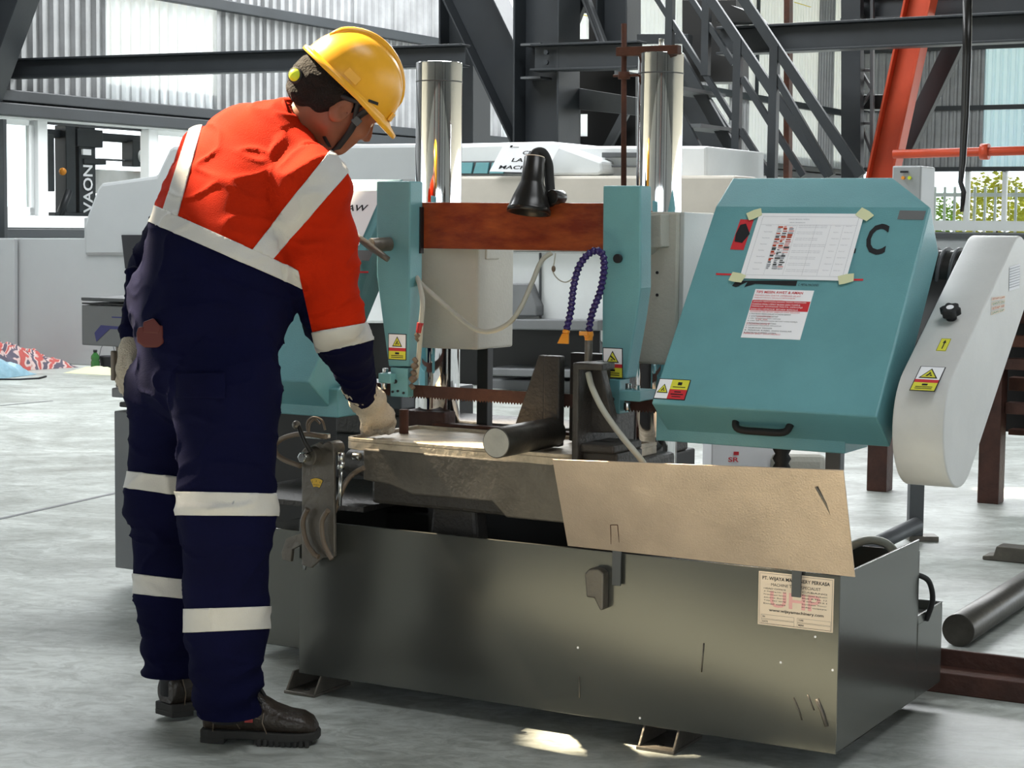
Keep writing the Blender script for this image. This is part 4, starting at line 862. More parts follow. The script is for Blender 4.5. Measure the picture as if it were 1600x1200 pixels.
# rear leg of the frame
q = G(1431, 845); uu_, vv_, _ = uvz(q)
rl = MB(); qa = P(1431, 845, 7.25); F0 = lambda a, b_, c: Vector((q.x+a, q.y+b_, c))
ln = thing('roller_stand', 'grey stand leg with floor plate behind the tray below the white belt guard', 'stand', q)
b = MB(); b.box(F0, -.028, .028, 0, .05, .01, .75); obj('post', b, 'mid_steel', ln, .002)
b = MB(); b.box(F0, -.03, .085, -.02, .06, 0, .02); obj('floor_plate', b, 'cast_grey', ln, .002)
b = MB(); t1 = P(1333, 820, 6.6); t2_ = P(1420, 838, 7.2)
b.cyl(P(1345, 862, 6.9), P(1432, 820, 7.22), .03, n=16); obj('cross_tube', b, 'mid_steel', ln)
tk2 = MB(); b = MB(); lo = [P(1326, 818, 5.6), P(1359, 811, 5.8), P(1359, 826, 5.8), P(1326, 832, 5.6)]
# hose reel on the tray's rear
b = MB(); b.tube(spline([W(-.01, .585, .36), W(.012, .62, .34), W(.018, .64, .29), W(.0, .65, .235)], 6), .007, 10); mpart('drain_hose', b, 'black_rubber', 0)
b = MB(); b.tube(spline([W(-.20, .54, .40), W(-.13, .55, .438), W(-.07, .54, .435), W(-.03, .52, .40)], 6), .011, 12); mpart('flexible_hose', b, 'hose_grey', 0)
# ---- worklight
VLm = .235
b = MB(); lt0 = HV(836, 245, VLm); lb = HV(831, 334, VLm-.01)
D2 = (lb-lt0); Ls = D2.length; D2n = D2.normalized(); D2n = (D2n-VA*.12).normalized()
pm_l = (HV(866, 320, VLm)-HV(800, 320, VLm)).length/2
wl_ = MB(); wl_.lathe(lt0, D2n, [(0, .022), (.003, .0265), (.062, .0285), (.068, .031), (.105, .045), (Ls-.012, .0525), (Ls-.010, .0545), (Ls, .055), (Ls, .050), (.11, .042), (.09, .03)], 32)
lampo = mpart('work_lamp', wl_, 'black_gloss', 0)
b = MB(); b.cyl(lt0-D2n*.0008, lt0+D2n*.0022, .0240, n=28); mpart('lamp_cap', b, 'cream_label', 0, lampo)
b = MB(); c = HV(823, 272, VLm-.034); b.hexa([HV(x, y, VLm-.031) for x, y in ((820, 263), (826, 263), (826, 281), (820, 281))], [HV(x, y, VLm-.0265) for x, y in ((820, 263), (826, 263), (826, 281), (820, 281))]); mpart('switch', b, 'cream_label', .0005, lampo)
b = MB(); g = [HV(833, 247, VLm+.01), HV(838, 239, VLm+.02), HV(848, 239, VLm+.03), HV(856, 255, VLm+.04), HV(858, 275, VLm+.04), HV(860, 300, VLm+.03), HV(862, 312, VLm+.02), HV(866, 320, VLm+.02)]
b.tube(spline(g, 6), .0125, 12); mpart('gooseneck', b, 'black_rubber', 0, lampo)
b = MB(); c = HV(868, 308, VLm+.02); b.cyl(c-VA*.02, c+VA*.03, .018, n=20); mpart('lamp_base', b, 'black_gloss', .002, lampo)
# brown rod with clamp and arm
VR = .47
b = MB(); p0 = HV(975, 292, VR); p1 = HV(975, 37, VR); b.cyl(p0-ZA*.05, p1, .0078, n=6); rod = mpart('height_rod', b, 'rust', 0)
b = MB(); a = HV(963, 78, VR-.01); a2 = HV(963, 87, VR-.01); b.box(FUV, uvz(a)[0], uvz(HV(1062, 77, VR))[0], VR-.014, VR+.012, HV(975, 88, VR).z, HV(975, 74, VR).z); mpart('height_arm', b, 'rust', .002, rod)
b = MB(); c = HV(975, 118, VR); b.cyl(c-ZA*.009, c+ZA*.009, .0155, n=16); b.cyl(c-UA*.03, c+UA*.05, .0035, n=8); mpart('clamp_collar', b, 'rust', 0, rod)
b = MB(); c = W(ucR, VC, cl[1][1]); b.sphere(c+ZA*.0, .028, sz=.55, n=20); mpart('top_ball', b, 'bright_steel', 0); b = MB(); b.cyl(c+ZA*.01, c+ZA*.036, .008, n=6); mpart('top_bolt', b, 'bright_steel', .001)
# ---- hoses
def vpt(x, y, v): return HV(x, y, v)
b = MB(); b.tube(spline([vpt(862, 395, .255), vpt(846, 408, .24), vpt(832, 440, .22), vpt(815, 478, .20), vpt(795, 505, .19), vpt(765, 518, .19), vpt(738, 512, .19), vpt(705, 485, .2), vpt(665, 450, .22), vpt(655, 440, .26)], 6), .0062, 10); mpart('coolant_hose', b, 'hose_grey', 0)
b = MB(); b.tube(spline([vpt(648, 430, .25), vpt(655, 442, .22), vpt(660, 470, .205), vpt(658, 505, .2), vpt(655, 548, .205), vpt(650, 590, .22)], 6), .0068, 10); mpart('coolant_hose', b, 'hose_grey', 0)
b = MB(); b.cyl(vpt(657, 504, .2), vpt(655, 520, .2), .0092, n=14); mpart('hose_sleeve', b, 'red_rubber', .001)
for y, r in ((524, .009), (530, .006), (563, .006), (572, .009), (583, .007), (592, .010), (604, .006)):
    b = MB(); c = vpt(653-(y-524)*.12, y, .2); b.cyl(c-ZA*.005+UA*.006, c+ZA*.005-UA*.004, r, n=10); mpart('hose_fitting', b, 'hose_brown', .001)
def modular(pts, n):
    P_ = spline(pts, 10); L_ = [0]
    for a_, b_ in zip(P_, P_[1:]): L_.append(L_[-1]+(b_-a_).length)
    o = []
    for k in range(n+1):
        t = L_[-1]*k/n; i = max(j for j in range(len(L_)) if L_[j] <= t+1e-9); i = min(i, len(P_)-2); o.append(P_[i].lerp(P_[i+1], (t-L_[i])/max(L_[i+1]-L_[i], 1e-6)))
    return o
mo_pts = modular([vpt(920, 518, .16), vpt(925, 490, .155), vpt(938, 455, .15), vpt(944, 420, .15), vpt(942, 398, .15), vpt(933, 391, .15), vpt(918, 398, .145), vpt(904, 418, .14), vpt(896, 450, .135), vpt(892, 485, .13), vpt(885, 516, .13)], 36)
for k in range(36):
    a_, c_ = mo_pts[k], mo_pts[k+1]; d = c_-a_; b = MB(); b.tube([a_, a_+d*.35, a_+d*.55, a_+d*.8, a_+d*1.1], 0, 12, [.0062, .0095, .0098, .0072, .0068]); mpart('hose_segment', b, 'purple_plastic', 0)
b = MB(); e_ = mo_pts[-1]; dn = (HV(880, 536, .12)-e_).normalized(); b.tube([e_, e_+dn*.008], 0, 12, [.009, .0085]); 
F9 = frame(e_+dn*.008, UA, VA, dn); b.hexa([F9(-.008, -.004, 0), F9(.008, -.004, 0), F9(.008, .004, 0), F9(-.008, .004, 0)], [F9(-.015, -.003, .026), F9(.015, -.003, .026), F9(.015, .003, .026), F9(-.015, .003, .026)]); mpart('fan_nozzle', b, 'orange_plastic', .001)
c0 = mo_pts[0]; b = MB(); b.cyl(c0, c0-ZA*.022, .011, .0095, n=16); b.cyl(c0-ZA*.008-VA*.012, c0-ZA*.008+VA*.012, .008, n=12); b.box(FW, c0.x-.024, c0.x-.004, c0.y-.018, c0.y-.012, c0.z-.009, c0.z+.001); mpart('hose_tap', b, 'orange_plastic', .001)
b = MB(); b.cyl(c0-ZA*.02, c0-ZA*.075, .0095, n=16); mpart('nozzle_post', b, 'cast_grey', .001)
b = MB(); b.tube(spline([vpt(919, 582, .05), vpt(925, 605, .04), vpt(942, 640, .03), vpt(970, 680, .03), vpt(1000, 716, .03), vpt(1012, 735, .05)], 6), .0072, 10); mpart('coolant_hose', b, 'hose_grey', 0)
b = MB(); b.tube(spline([vpt(868, 396, .25), vpt(866, 410, .24), vpt(864, 424, .24), vpt(872, 436, .235), vpt(884, 441, .2), vpt(895, 435, .17)], 6), .0017, 6); mpart('tie_wire', b, 'hose_grey', 0)
b = MB(); b.sphere(vpt(865, 420, .24), .0055, sz=1.5, n=8); mpart('wire_knot', b, 'hose_brown', 0)
# ---- rear base seen behind the table
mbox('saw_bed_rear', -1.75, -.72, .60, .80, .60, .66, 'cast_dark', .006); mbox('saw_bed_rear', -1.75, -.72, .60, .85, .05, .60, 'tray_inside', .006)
b = MB(); b.box(FUV, -2.02, -1.46, .50, .9, .69, .735); mpart('infeed_beam', b, 'mid_steel', .004)
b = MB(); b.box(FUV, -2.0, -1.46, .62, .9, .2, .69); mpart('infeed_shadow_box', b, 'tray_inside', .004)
mbox('side_tank', -1.80, -1.46, .30, .75, .03, .36, 'tray_grey', .002); mbox('tank_lid', -1.82, -1.35, .15, .60, .455, .47, 'cast_dark', .002)
b = MB(); b.cyl(W(-1.46, .25, .57), W(-.62, .30, .55), .035, n=20); mpart('hydraulic_cylinder', b, 'cast_dark', .002)
# ---- hydraulic lever bracket at the tray's left end
vk = -.045
br = [mv(x, y, vk) for x, y in ((471, 712), (471, 883), (486, 888), (503, 872), (523, 870), (522, 705), (500, 690), (478, 700))]
b = MB(); b.prism(lambda a, z, c: W(a, c, z), br, vk, vk+.010); brk = mpart('lever_bracket', b, 'cast_grey', .003)
cA = HV(489, 712, vk-.005); b = MB(); b.cyl(cA-VA*.02, cA+VA*.05, .024, n=28); mpart('pivot', b, 'cast_grey', .003, brk)
b = MB(); b.cyl(cA-VA*.05, cA-VA*.02, .013, n=6); mpart('pivot_nut', b, 'bright_steel', .002, brk)
b = MB(); b.cyl(HV(512, 702, vk), HV(512, 702, vk)+VA*.05, .019, n=24); mpart('valve_body', b, 'cast_grey', .003, brk)
b = MB(); b.tube(spline([HV(486, 706, vk-.03), HV(476, 690, vk-.04), HV(467, 668, vk-.045), HV(463, 664, vk-.045)], 5), .0062, 10); mpart('lever', b, 'black_gloss', 0, brk)
b = MB(); b.sphere(HV(463, 664, vk-.045), .011, n=16); mpart('lever_knob', b, 'cast_grey', 0, brk)
b = MB(); b.box(FUV, uvz(HV(478, 672, vk))[0], uvz(HV(510, 672, vk))[0], vk-.01, vk+.02, HV(490, 685, vk).z, HV(490, 677, vk).z); mpart('lever_link', b, 'bright_steel', .003, brk)
for pts in (((510, 682), (470, 678), (440, 686), (429, 700), (440, 716), (470, 728)), ((481, 676), (480, 660), (490, 652), (503, 657), (508, 672)), ((481, 795), (473, 815), (478, 845), (490, 865), (498, 870)), ((513, 797), (503, 815), (505, 845), (514, 866), (519, 874)), ((568, 731), (550, 742), (537, 760), (528, 785), (522, 800)), ((500, 662), (492, 655), (484, 662), (482, 678))):
    b = MB(); b.tube(spline([HV(x, y, vk-.015 if pts[0] != (568, 731) else -.02+.05*(k < 2)) for k, (x, y) in enumerate(pts)], 6), .0066 if pts[0][0] not in (481, 500) or pts[0][1] > 700 else .003, 10); mpart('hydraulic_hose', b, 'hose_brown', 0, brk)
b = MB(); b.cyl(HV(533, 707, vk), HV(533, 722, vk), .0085, n=12); b.cyl(HV(533, 722, vk), HV(533, 733, vk), .0105, n=6); b.cyl(HV(533, 733, vk), HV(531, 790, vk), .005, n=10); mpart('hose_fitting', b, 'bright_steel', 0, brk)
b = MB(); cs = HV(495, 772, vk); ra, rb_ = .019+.019, .019
Fd = lambda a, z, c: W(uvz(cs)[0]+a, vk-c, cs.z+z)
pts = [(.040*math.sin(t), .040*math.cos(t)) for t in [math.radians(-28+56*k/10) for k in range(11)]]; pi_ = [(.019*math.sin(t), .019*math.cos(t)) for t in [math.radians(-28+56*k/10) for k in range(11)]]
sc_ = 1.0
b.i = 1; b.prism(Fd, [(x*1.05, y*1.03) for x, y in pts]+[(x*.98, y*.97) for x, y in pi_[::-1]], .0, .0008); b.i = 0; b.prism(Fd, pts+pi_[::-1], .0002, .0014); b.i = 1
put_text(b, Fd, '5', -.014, .028, .005, None, .0019); put_text(b, Fd, '3', -.002, .031, .005, None, .0019); put_text(b, Fd, '0', .010, .028, .005, None, .0019); put_text(b, Fd, 'TENSION', -.010, .022, .003, .02, .0019); mpart('dial_label', b, ['amber_print', 'ink'], 0, brk, fix=False)
b = MB(); hk = [mv(x, y, -.02) for x, y in ((476, 831), (450, 841), (443, 862), (444, 874), (458, 877), (460, 858), (476, 850))]; b.prism(lambda a, z, c: W(a, c, z), hk, -.03, -.018); mpart('hook_plate', b, 'cast_grey', .002, brk)
b = MB(); b.cyl(HV(477, 852, -.035), HV(476, 890, -.035), .0045, n=10); mpart('threaded_stud', b, 'bright_steel', 0, brk)
# nut at bed block
b = MB(); c = HV(563, 714, .03); b.cyl(c, c-UA*.02, .010, n=16); mpart('bolt', b, 'bright_steel', .001)

# ---- papers taped on the cover: things of their own
q = [fc(1186, 333), fc(1347, 337), fc(1326, 440), fc(1153, 436)]
px0, px1, py0, py1 = (q[0][0]+q[3][0])/2+.004, (q[1][0]+q[2][0])/2, (q[2][1]+q[3][1])/2, (q[0][1]+q[1][1])/2
FCp = lambda a, b_, c: FC(a, b_, .003+c)
b = MB(); b.box(FCp, px0, px1, py0, py1, 0, .0006); pn = tag(obj('paper_notice', b, 'paper'), 'white printed sheet taped at four corners to the large teal cover', 'paper')
W_, H_ = px1-px0, py1-py0
b = MB(); e = .001
border(b, px0+.012, px1-.010, py0+.010, py1-.010, .0006, e, FCp)
for r in range(8):
    y = py1-H_*(.20+.095*r)
    for c_, (x, w) in enumerate(((.10, .08), (.29, .10), (.42, .30), (.76, .07), (.86, .08))):
        for j in range(2 if c_ == 2 else 1): put_text(b, FCp, ('Pemeriksaan', 'Langkah kerja', 'Pastikan kondisi mesin aman sebelum dioperasikan', 'Operator', 'Setiap hari')[c_], px0+W_*x, y-j*.005, .0028, W_*w*(.7+.3*((r*7+c_*3) % 4)/3), e)
put_text(b, FCp, 'STANDAR OPERASIONAL PROSEDUR', px0+W_*.30, py1-.020, .0035, W_*.2, e); put_text(b, FCp, 'MESIN BANDSAW', px0+W_*.32, py1-.030, .0035, W_*.15, e)
for x in (.22, .40, .58, .72, .84): rect(b, FCp, px0+W_*x, px0+W_*x+.0004, py0+.012, py1-H_*.18, e)
rect(b, FCp, px0+.012, px1-.01, py1-H_*.18, py1-H_*.18+.0005, e)
obj('lettering', b, 'ink_grey', pn, fix=False)
b = MB(); rn = random.Random(3)
for k in range(7):
    y = py1-H_*(.285+.095*k)
    for j in range(9):
        b.i = rn.randrange(4); x = px0+W_*(.225+.055*(j % 3)); yy = y+H_*.028*(j//3); rect(b, FCp, x, x+W_*rn.uniform(.02, .055), yy, yy+H_*rn.uniform(.012, .03), .0010+.0001*j)
obj('photo_strip', b, ['pink_print', 'ink_grey', 'mid_steel', 'orange_steel'], pn, fix=False)
for k, (x, y, rot, s) in enumerate(((1180, 336, .5, 1), (1352, 337, -.55, 1.1), (1153, 435, -.2, 1), (1323, 437, .3, 1))):
    a_, w_ = fc(x, y); b = MB(); cc, ss = math.cos(rot), math.sin(rot); Ft = lambda u, w, n: FC(a_+u*cc-w*ss, w_+u*ss+w*cc, .004+n)
    b.prism(Ft, [(-.018*s, -.013), (-.006, -.014), (.016*s, -.012), (.019*s, .010), (.002, .013), (-.019*s, .012)], 0, .0006); obj('tape_strip', b, 'tape', pn)
# BANDSAW MACHINE sign on the left cover
nb_ = HV(588, 300, .40)
a0, w1 = fc(470, 300); a1 = fc(587, 300)[0]; w0 = fc(560, 385)[1]
FLs = lambda a, b_, c: FC(a, b_, .003+c)
FLs = lambda a, b_, c: FC(a, b_, .004+c)
b = MB(); b.box(FLs, a1-.30+.025, a1+.025, w0, w1, 0, .001); sgn = tag(obj('machine_sign', b, 'paper'), 'white sign lettered BANDSAW MACHINE behind the worker\'s elbow', 'sign')
b = MB(); put_text(b, FLs, 'BANDSAW', a1-.185, w0+(w1-w0)*.62, .022, .185, .0016, True); put_text(b, FLs, 'MACHINE', a1-.20, w0+(w1-w0)*.28, .022, .182, .0016, True); obj('lettering', b, 'ink', sgn, fix=False)

# ================================================================== CONTROL CABINET left, behind the worker
cb = thing('control_cabinet', 'grey control cabinet with blue stripe panel behind the worker\'s legs', 'cabinet', G(300, 930))
q0 = G(182, 917); cu, cvv, _ = uvz(q0); zc1 = mv(180, 641, cvv)[1]
def cbox(name, x0, x1, y0, y1, d, m, dv=0, bevel=.004):
    u0, z1 = mv(x0, y0, cvv+dv); u1, z0 = mv(x1, y1, cvv+dv); b = MB(); b.box(FUV, u0, u1, cvv+dv, cvv+dv+d, z0, z1); return obj(name, b, m, cb, bevel)
cbox('cabinet_body', 178, 425, 642, 918, .5, 'lathe_grey'); cbox('cabinet_gap', 186, 425, 636, 645, .45, 'black', .03)
cbox('cabinet_top', 174, 425, 606, 638, .55, 'lathe_grey', -.04); cbox('tool_tray', 178, 300, 602, 610, .4, 'bright_steel', -.0)
cbox('swivel_post', 180, 216, 540, 612, .1, 'cast_grey', .15); cbox('cable', 172, 178, 548, 595, .02, 'hose_brown', .12)
cbox('panel_housing', 127, 260, 476, 546, .3, 'lathe_grey', .08); cbox('panel_hood', 126, 260, 464, 475, .32, 'mid_steel', .06); cbox('panel_seam', 128, 260, 475, 477.5, .28, 'black', .09, 0)
cbox('document_holder', 207.5, 214, 658, 703, .006, 'paper', -.005, 0)
b = MB(); vp_ = cvv+.08
b.poly([W(mv(x, y, vp_)[0], vp_-.0015, mv(x, y, vp_)[1]) for x, y in ((148, 520), (158, 508), (212, 512), (212, 516), (172, 514), (151, 534))]); b.poly([W(mv(x, y, vp_)[0], vp_-.0015, mv(x, y, vp_)[1]) for x, y in ((175, 494.5), (212, 496), (212, 498), (175, 496.5))]); obj('blue_stripe', b, 'blue_print', cb, fix=False)

# ================================================================== SMALL THINGS ON THE FLOOR
# cloth heap and bag
def heap(name, label, cat, pts, m, h, seed, rough=.05, sx=44, sy=16, depth=.9):
    (x0, y0), (x1, y1) = pts; A, B = G(x0, y0), G(x1, y1); d = (B-A); n = Vector((-d.y, d.x, 0)).normalized(); n = n if n.y > 0 else -n
    V_ = []; F_2 = []
    for i in range(sx+1):
        for j in range(sy+1):
            s, t = i/sx, j/sy; prof = h(s)*math.sin(math.pi*min(1, max(0, t)))**.6
            p = A+d*s+n*(depth*t); q = noise.noise(Vector((s*9+seed, t*4, seed)))+.5*noise.noise(Vector((s*22+seed, t*9-s*9, seed)))
            z = max(.002, prof*(1+.0)+rough*q*(min(1, prof*8))); V_.append(p+ZA*z)
    for i in range(sx):
        for j in range(sy): a = i*(sy+1)+j; F_2.append((a, a+sy+1, a+sy+2, a+1))
    b = MB(); b.smooth = True; b.add(V_, F_2); return tag(obj(name, b, m, loc=A), label, cat)
heap('striped_cloth', 'crumpled red and white striped cloth heap against the pale machine base', 'cloth', ((-40, 584), (126, 574)), 'striped_cloth', lambda s: .33*max(0, 1-s)**.75+.01, 3, .10, 60, 24, .8)
heap('plastic_bag', 'light blue plastic bag lying in front of the striped cloth', 'bag', ((-60, 600), (60, 585)), 'blue_bag', lambda s: .19*max(0, math.sin(math.pi*min(1, .45+s*.55)))**.6, 8, .05, 40, 20, .28)
heap('yellow_cloth', 'small pale yellow rag on the floor beside the green bottle', 'cloth', ((98, 583), (176, 587)), 'tape', lambda s: .05*math.sin(math.pi*s)+.006, 12, .03, 24, 8, .25)
bp = G(149, 579); b = MB(); b.lathe(bp, ZA, [(0, .03), (.005, .036), (.07, .036), (.085, .03), (.10, .036), (.12, .034), (.145, .014), (.15, .014)], 20)
bt = tag(obj('bottle', b, 'bottle_green'), 'small green bottle with dark cap on the floor left of the control cabinet', 'bottle'); b = MB(); b.cyl(bp+ZA*.15, bp+ZA*.17, .017, n=16); obj('cap', b, 'ink', bt)
bk = G(168, 578); b = MB(); b.lathe(bk, ZA, [(0, .05), (.11, .07), (.115, .07), (.11, .065), (.01, .045)], 20); bu = tag(obj('bucket', b, 'ink'), 'small black bucket with wire handle next to the green bottle', 'bucket')
b = MB(); b.tube(spline([bk+Vector((-.068, 0, .11)), bk+Vector((-.04, 0, .20)), bk+Vector((.03, 0, .23)), bk+Vector((.068, 0, .11))], 6), .003, 6); obj('handle', b, 'mid_steel', bu)
b = MB(); b.tube([G(-10, 594)+ZA*.006, G(30, 594)+ZA*.006, G(60, 592.5)+ZA*.006, G(72, 590.5)+ZA*.012], .008, 6); tag(obj('cord', b, 'ink'), 'thin black cord on the floor in front of the blue bag', 'cord')
# round steel bar on floor right
r = .048; ea = G(1500, 1008, 0); cb0 = HU(1497, 985, uvz(ea)[0]); cb0.z = r; 
b = MB(); b.cyl(cb0, cb0+VA*1.2, r, n=36); fb = tag(obj('steel_bar', b, 'bar_side', bevel=.002), 'thick dark round steel bar lying on the floor right of the tray', 'bar')
b = MB(); b.cyl(cb0-VA*.0006, cb0, r-.003, n=36); obj('sawn_end', b, 'bar_side', fb)
# channel on floor
ca = G(1440, 1079); cu_, cv_, _ = uvz(ca)
b = MB(); b.box(FUV, cu_-.1, cu_+1.2, cv_, cv_+.012, 0, .052); b.box(FUV, cu_-.1, cu_+1.2, cv_, cv_+.085, .046, .055); b.box(FUV, cu_-.1, cu_+1.2, cv_+.08, cv_+.092, 0, .10); tag(obj('steel_channel', b, 'rust_deep', bevel=.003), 'rusty brown steel channel on the floor at the lower right edge', 'channel')
pk = G(1590, 880); b = MB(); F0k = frame(pk, UA, VA, ZA); b.prism(lambda a, z, c: F0k(a, c, z), [(-.13, 0), (-.13, .015), (-.09, .02), (-.08, .055), (.25, .055), (.25, 0)], 0, .09); tag(obj('wooden_block', b, 'cast_grey', bevel=.004), 'grey wooden block on the floor above the round bar at the right edge', 'block')
# rust table
rt = thing('rust_steel_rack', 'rust-brown steel rack with square legs behind the saw on the right', 'rack', G(1460, 778))
la_, lb_ = G(1369, 768), G(1543, 787)
hz_ = .86
def leg(p, w=.095, h=hz_): b = MB(); b.box(FUV, *(lambda c: (c[0]-w/2, c[0]+w/2, c[1], c[1]+w))(uvz(p)), 0, h); return obj('leg', b, 'rust_deep', rt, .004)
leg(la_, .095, .62); leg(lb_); 
L0 = uvz(lb_)
for k, (dv, z, h, l) in enumerate(((.1, .80, .07, 1.6), (.0, .70, .05, 1.5), (.0, .60, .05, 1.5), (.1, .50, .06, 1.5), (.05, .40, .05, 1.6), (.12, .30, .025, 1.6))):
    b = MB(); b.box(FUV, L0[0]+.05, L0[0]+l, L0[1]+dv, L0[1]+dv+.08, z, z+h); obj('cross_bar', b, ('rust_deep', 'rust')[k % 2], rt, .003)
b = MB(); b.box(FUV, L0[0]-.6, L0[0]+1.6, L0[1]+.3, L0[1]+.42, .84, .93); obj('top_beam', b, 'rust_deep', rt, .004)
b = MB(); b.box(FUV, L0[0]-.2, L0[0]+1.4, L0[1]-.05, L0[1]+.2, 1.03, 1.06); obj('top_plate', b, 'white_steel', rt, .002)
b = MB(); b.box(FUV, L0[0]-.05, L0[0]+1.6, L0[1]+.25, L0[1]+.35, .30, .84); obj('dark_back', b, 'black', rt)
wb = thing('white_box', 'white box with red print seen under the teal cover', 'box', P(1215, 790, 5.3)*1)
p0 = P(1112, 694, 5.35); p1 = P(1287, 760, 5.35); b = MB(); b.box(FW, p0.x, p0.x+.20, 5.35, 5.6, p1.z-.15, p0.z+.01); obj('carton', b, 'paper', wb, .004)
b = MB(); b.box(FW, p0.x+.17, p1.x, 5.3, 5.5, p1.z-.15, P(1200, 707, 5.35).z); obj('plastic_liner', b, 'cream_cast', wb, .02)
b = MB(); q = P(1138, 722, 5.345); Fq = lambda a, b_, c: Vector((q.x+a, 5.3485-c, q.z+b_)); put_text(b, Fq, 'SR', 0, 0, .014, .03, .001, True); rect(b, Fq, .015, .03, .02, .03, .001); obj('lettering', b, 'red_print', wb, fix=False)
b = MB(); b.box(FW, p0.x+.05, p1.x-.03, 5.36, 5.58, 0, p1.z-.15); obj('plinth', b, 'mid_steel', wb)
# ================================================================== WORKER
def V3(v): return np.array(v, dtype=np.float32)
class Field:
    def __init__(s, lo, hi, h):
        s.h = h; s.lo = V3(lo); s.n = (np.ceil((V3(hi)-s.lo)/h)).astype(int)+1
        s.d = np.full(tuple(s.n), .3, np.float32); s.ax = [s.lo[i]+h*np.arange(s.n[i], dtype=np.float32) for i in range(3)]
    def win(s, lo, hi):
        a = np.clip(((V3(lo)-s.lo)/s.h).astype(int), 0, s.n-1); b = np.clip(((V3(hi)-s.lo)/s.h).astype(int)+2, 1, s.n)
        sl = tuple(slice(a[i], b[i]) for i in range(3)); X = np.stack(np.meshgrid(*[s.ax[i][sl[i]] for i in range(3)], indexing='ij'), -1); return sl, X
    def cone(s, a, b, ra, rb, k=.03, lat=None, sq=1.0, sub=False):
        """tapered limb a->b; lat = direction along which the section is widened by sq"""
        a = V3(a); b = V3(b); m = max(ra, rb)*max(sq, 1)+k*1.5+.03
        sl, X = s.win(np.minimum(a, b)-m, np.maximum(a, b)+m); ab = b-a; L = float(ab @ ab)+1e-9
        t = np.clip(((X-a) @ ab)/L, 0, 1); D = X-(a+t[..., None]*ab); r = ra+(rb-ra)*t
        if lat is not None:
            l = V3(lat); l = l/np.linalg.norm(l); c = D @ l; D = D-l*(c*(1-1/sq))[..., None]
        d = np.sqrt((D*D).sum(-1))-r; s.mix(sl, d, k, sub)
    def ell(s, c, M, r, k=.02, sub=False):
        """ellipsoid with axes M rows and radii r"""
        c = V3(c); M = np.array([list(x) for x in M], np.float32); r = V3(r); m = float(r.max())+k*1.5+.02
        sl, X = s.win(c-m, c+m); q = ((X-c) @ M.T)/r; l = np.sqrt((q*q).sum(-1))+1e-6; d = (l-1)*float(r.min())*(1+.0*l); s.mix(sl, d, k, sub)
    def mix(s, sl, d, k, sub):
        o = s.d[sl]
        if sub:
            h = np.clip(.5-.5*(o+d)/k, 0, 1); s.d[sl] = o*(1-h)+(-d)*h+k*h*(1-h)
        else:
            h = np.clip(.5+.5*(o-d)/k, 0, 1); s.d[sl] = o*(1-h)+d*h-k*h*(1-h)
    def mesh(s):
        D = s.d; I = D < 0; nx, ny, nz = D.shape
        cs = [I[i:nx-1+i, j:ny-1+j, k:nz-1+k] for i in (0, 1) for j in (0, 1) for k in (0, 1)]
        al = cs[0].copy(); an = cs[0].copy()
        for c in cs[1:]: al &= c; an |= c
        cell = np.argwhere(an & ~al); idm = -np.ones((nx-1, ny-1, nz-1), np.int64); idm[tuple(cell.T)] = np.arange(len(cell))
        acc = np.zeros((len(cell), 3)); cnt = np.zeros(len(cell)); cr = [(i, j, k) for i in (0, 1) for j in (0, 1) for k in (0, 1)]
        for p in cr:
            for a in range(3):
                if p[a]: continue
                q = list(p); q[a] = 1; dp = D[tuple((cell+p).T)]; dq = D[tuple((cell+q).T)]; mk = (dp < 0) != (dq < 0)
                t = np.where(mk, dp/np.where(mk, dp-dq, 1), 0); pt = np.tile(np.array(p, float), (len(cell), 1)); pt[:, a] += t
                acc[mk] += pt[mk]; cnt[mk] += 1
        v = (cell+acc/cnt[:, None])*s.h+s.lo; F = []
        for a in range(3):
            b, c = (a+1) % 3, (a+2) % 3; sA = [slice(None)]*3; sB = [slice(None)]*3; sA[a] = slice(0, -1); sB[a] = slice(1, None)
            A_, B_ = I[tuple(sA)], I[tuple(sB)]; e = np.argwhere(A_ != B_); ok = np.ones(len(e), bool)
            for q in (b, c): ok &= (e[:, q] > 0) & (e[:, q] < D.shape[q]-1)
            e = e[ok]; fl = A_[tuple(e.T)]
            ix = []
            for db, dc in ((0, 0), (1, 0), (1, 1), (0, 1)):
                q = e.copy(); q[:, b] -= db; q[:, c] -= dc; ix.append(idm[tuple(q.T)])
            ix = np.stack(ix, 1); ix = np.where(fl[:, None], ix, ix[:, ::-1]); F.append(ix)
        F = np.concatenate(F); F = F[(F >= 0).all(1)]; return v, F
def smooth_np(v, F, it=2, lam=.5):
    E_ = np.concatenate([F[:, [i, (i+1) % 4]] for i in range(4)]); n = len(v)
    for _ in range(it):
        acc = np.zeros_like(v); c = np.zeros(n); 
        for a, b in ((0, 1), (1, 0)):
            for d in range(3): acc[:, d] += np.bincount(E_[:, a], v[E_[:, b], d], n)
            c += np.bincount(E_[:, a], minlength=n)
        v = v*(1-lam)+lam*acc/np.maximum(c, 1)[:, None]
    return v
def npobj(name, v, F, m, parent, label=None):
    base = np.array(root_loc(parent)); me = bpy.data.meshes.new(name); v = v-base
    me.vertices.add(len(v)); me.vertices.foreach_set('co', v.astype(np.float32).ravel()); n = len(F); me.loops.add(n*4); me.polygons.add(n)
    me.loops.foreach_set('vertex_index', F.astype(np.int32).ravel()); me.polygons.foreach_set('loop_start', np.arange(0, n*4, 4, dtype=np.int32)); me.polygons.foreach_set('loop_total', np.full(n, 4, np.int32))
    me.update(calc_edges=True); me.validate(); me.polygons.foreach_set('use_smooth', np.ones(len(me.polygons), bool))
    for x in ([m] if isinstance(m, str) else m): me.materials.append(MATS[x])
    o = bpy.data.objects.new(name, me); C.objects.link(o); o.parent = parent
    if label: o['label'] = label
    return o
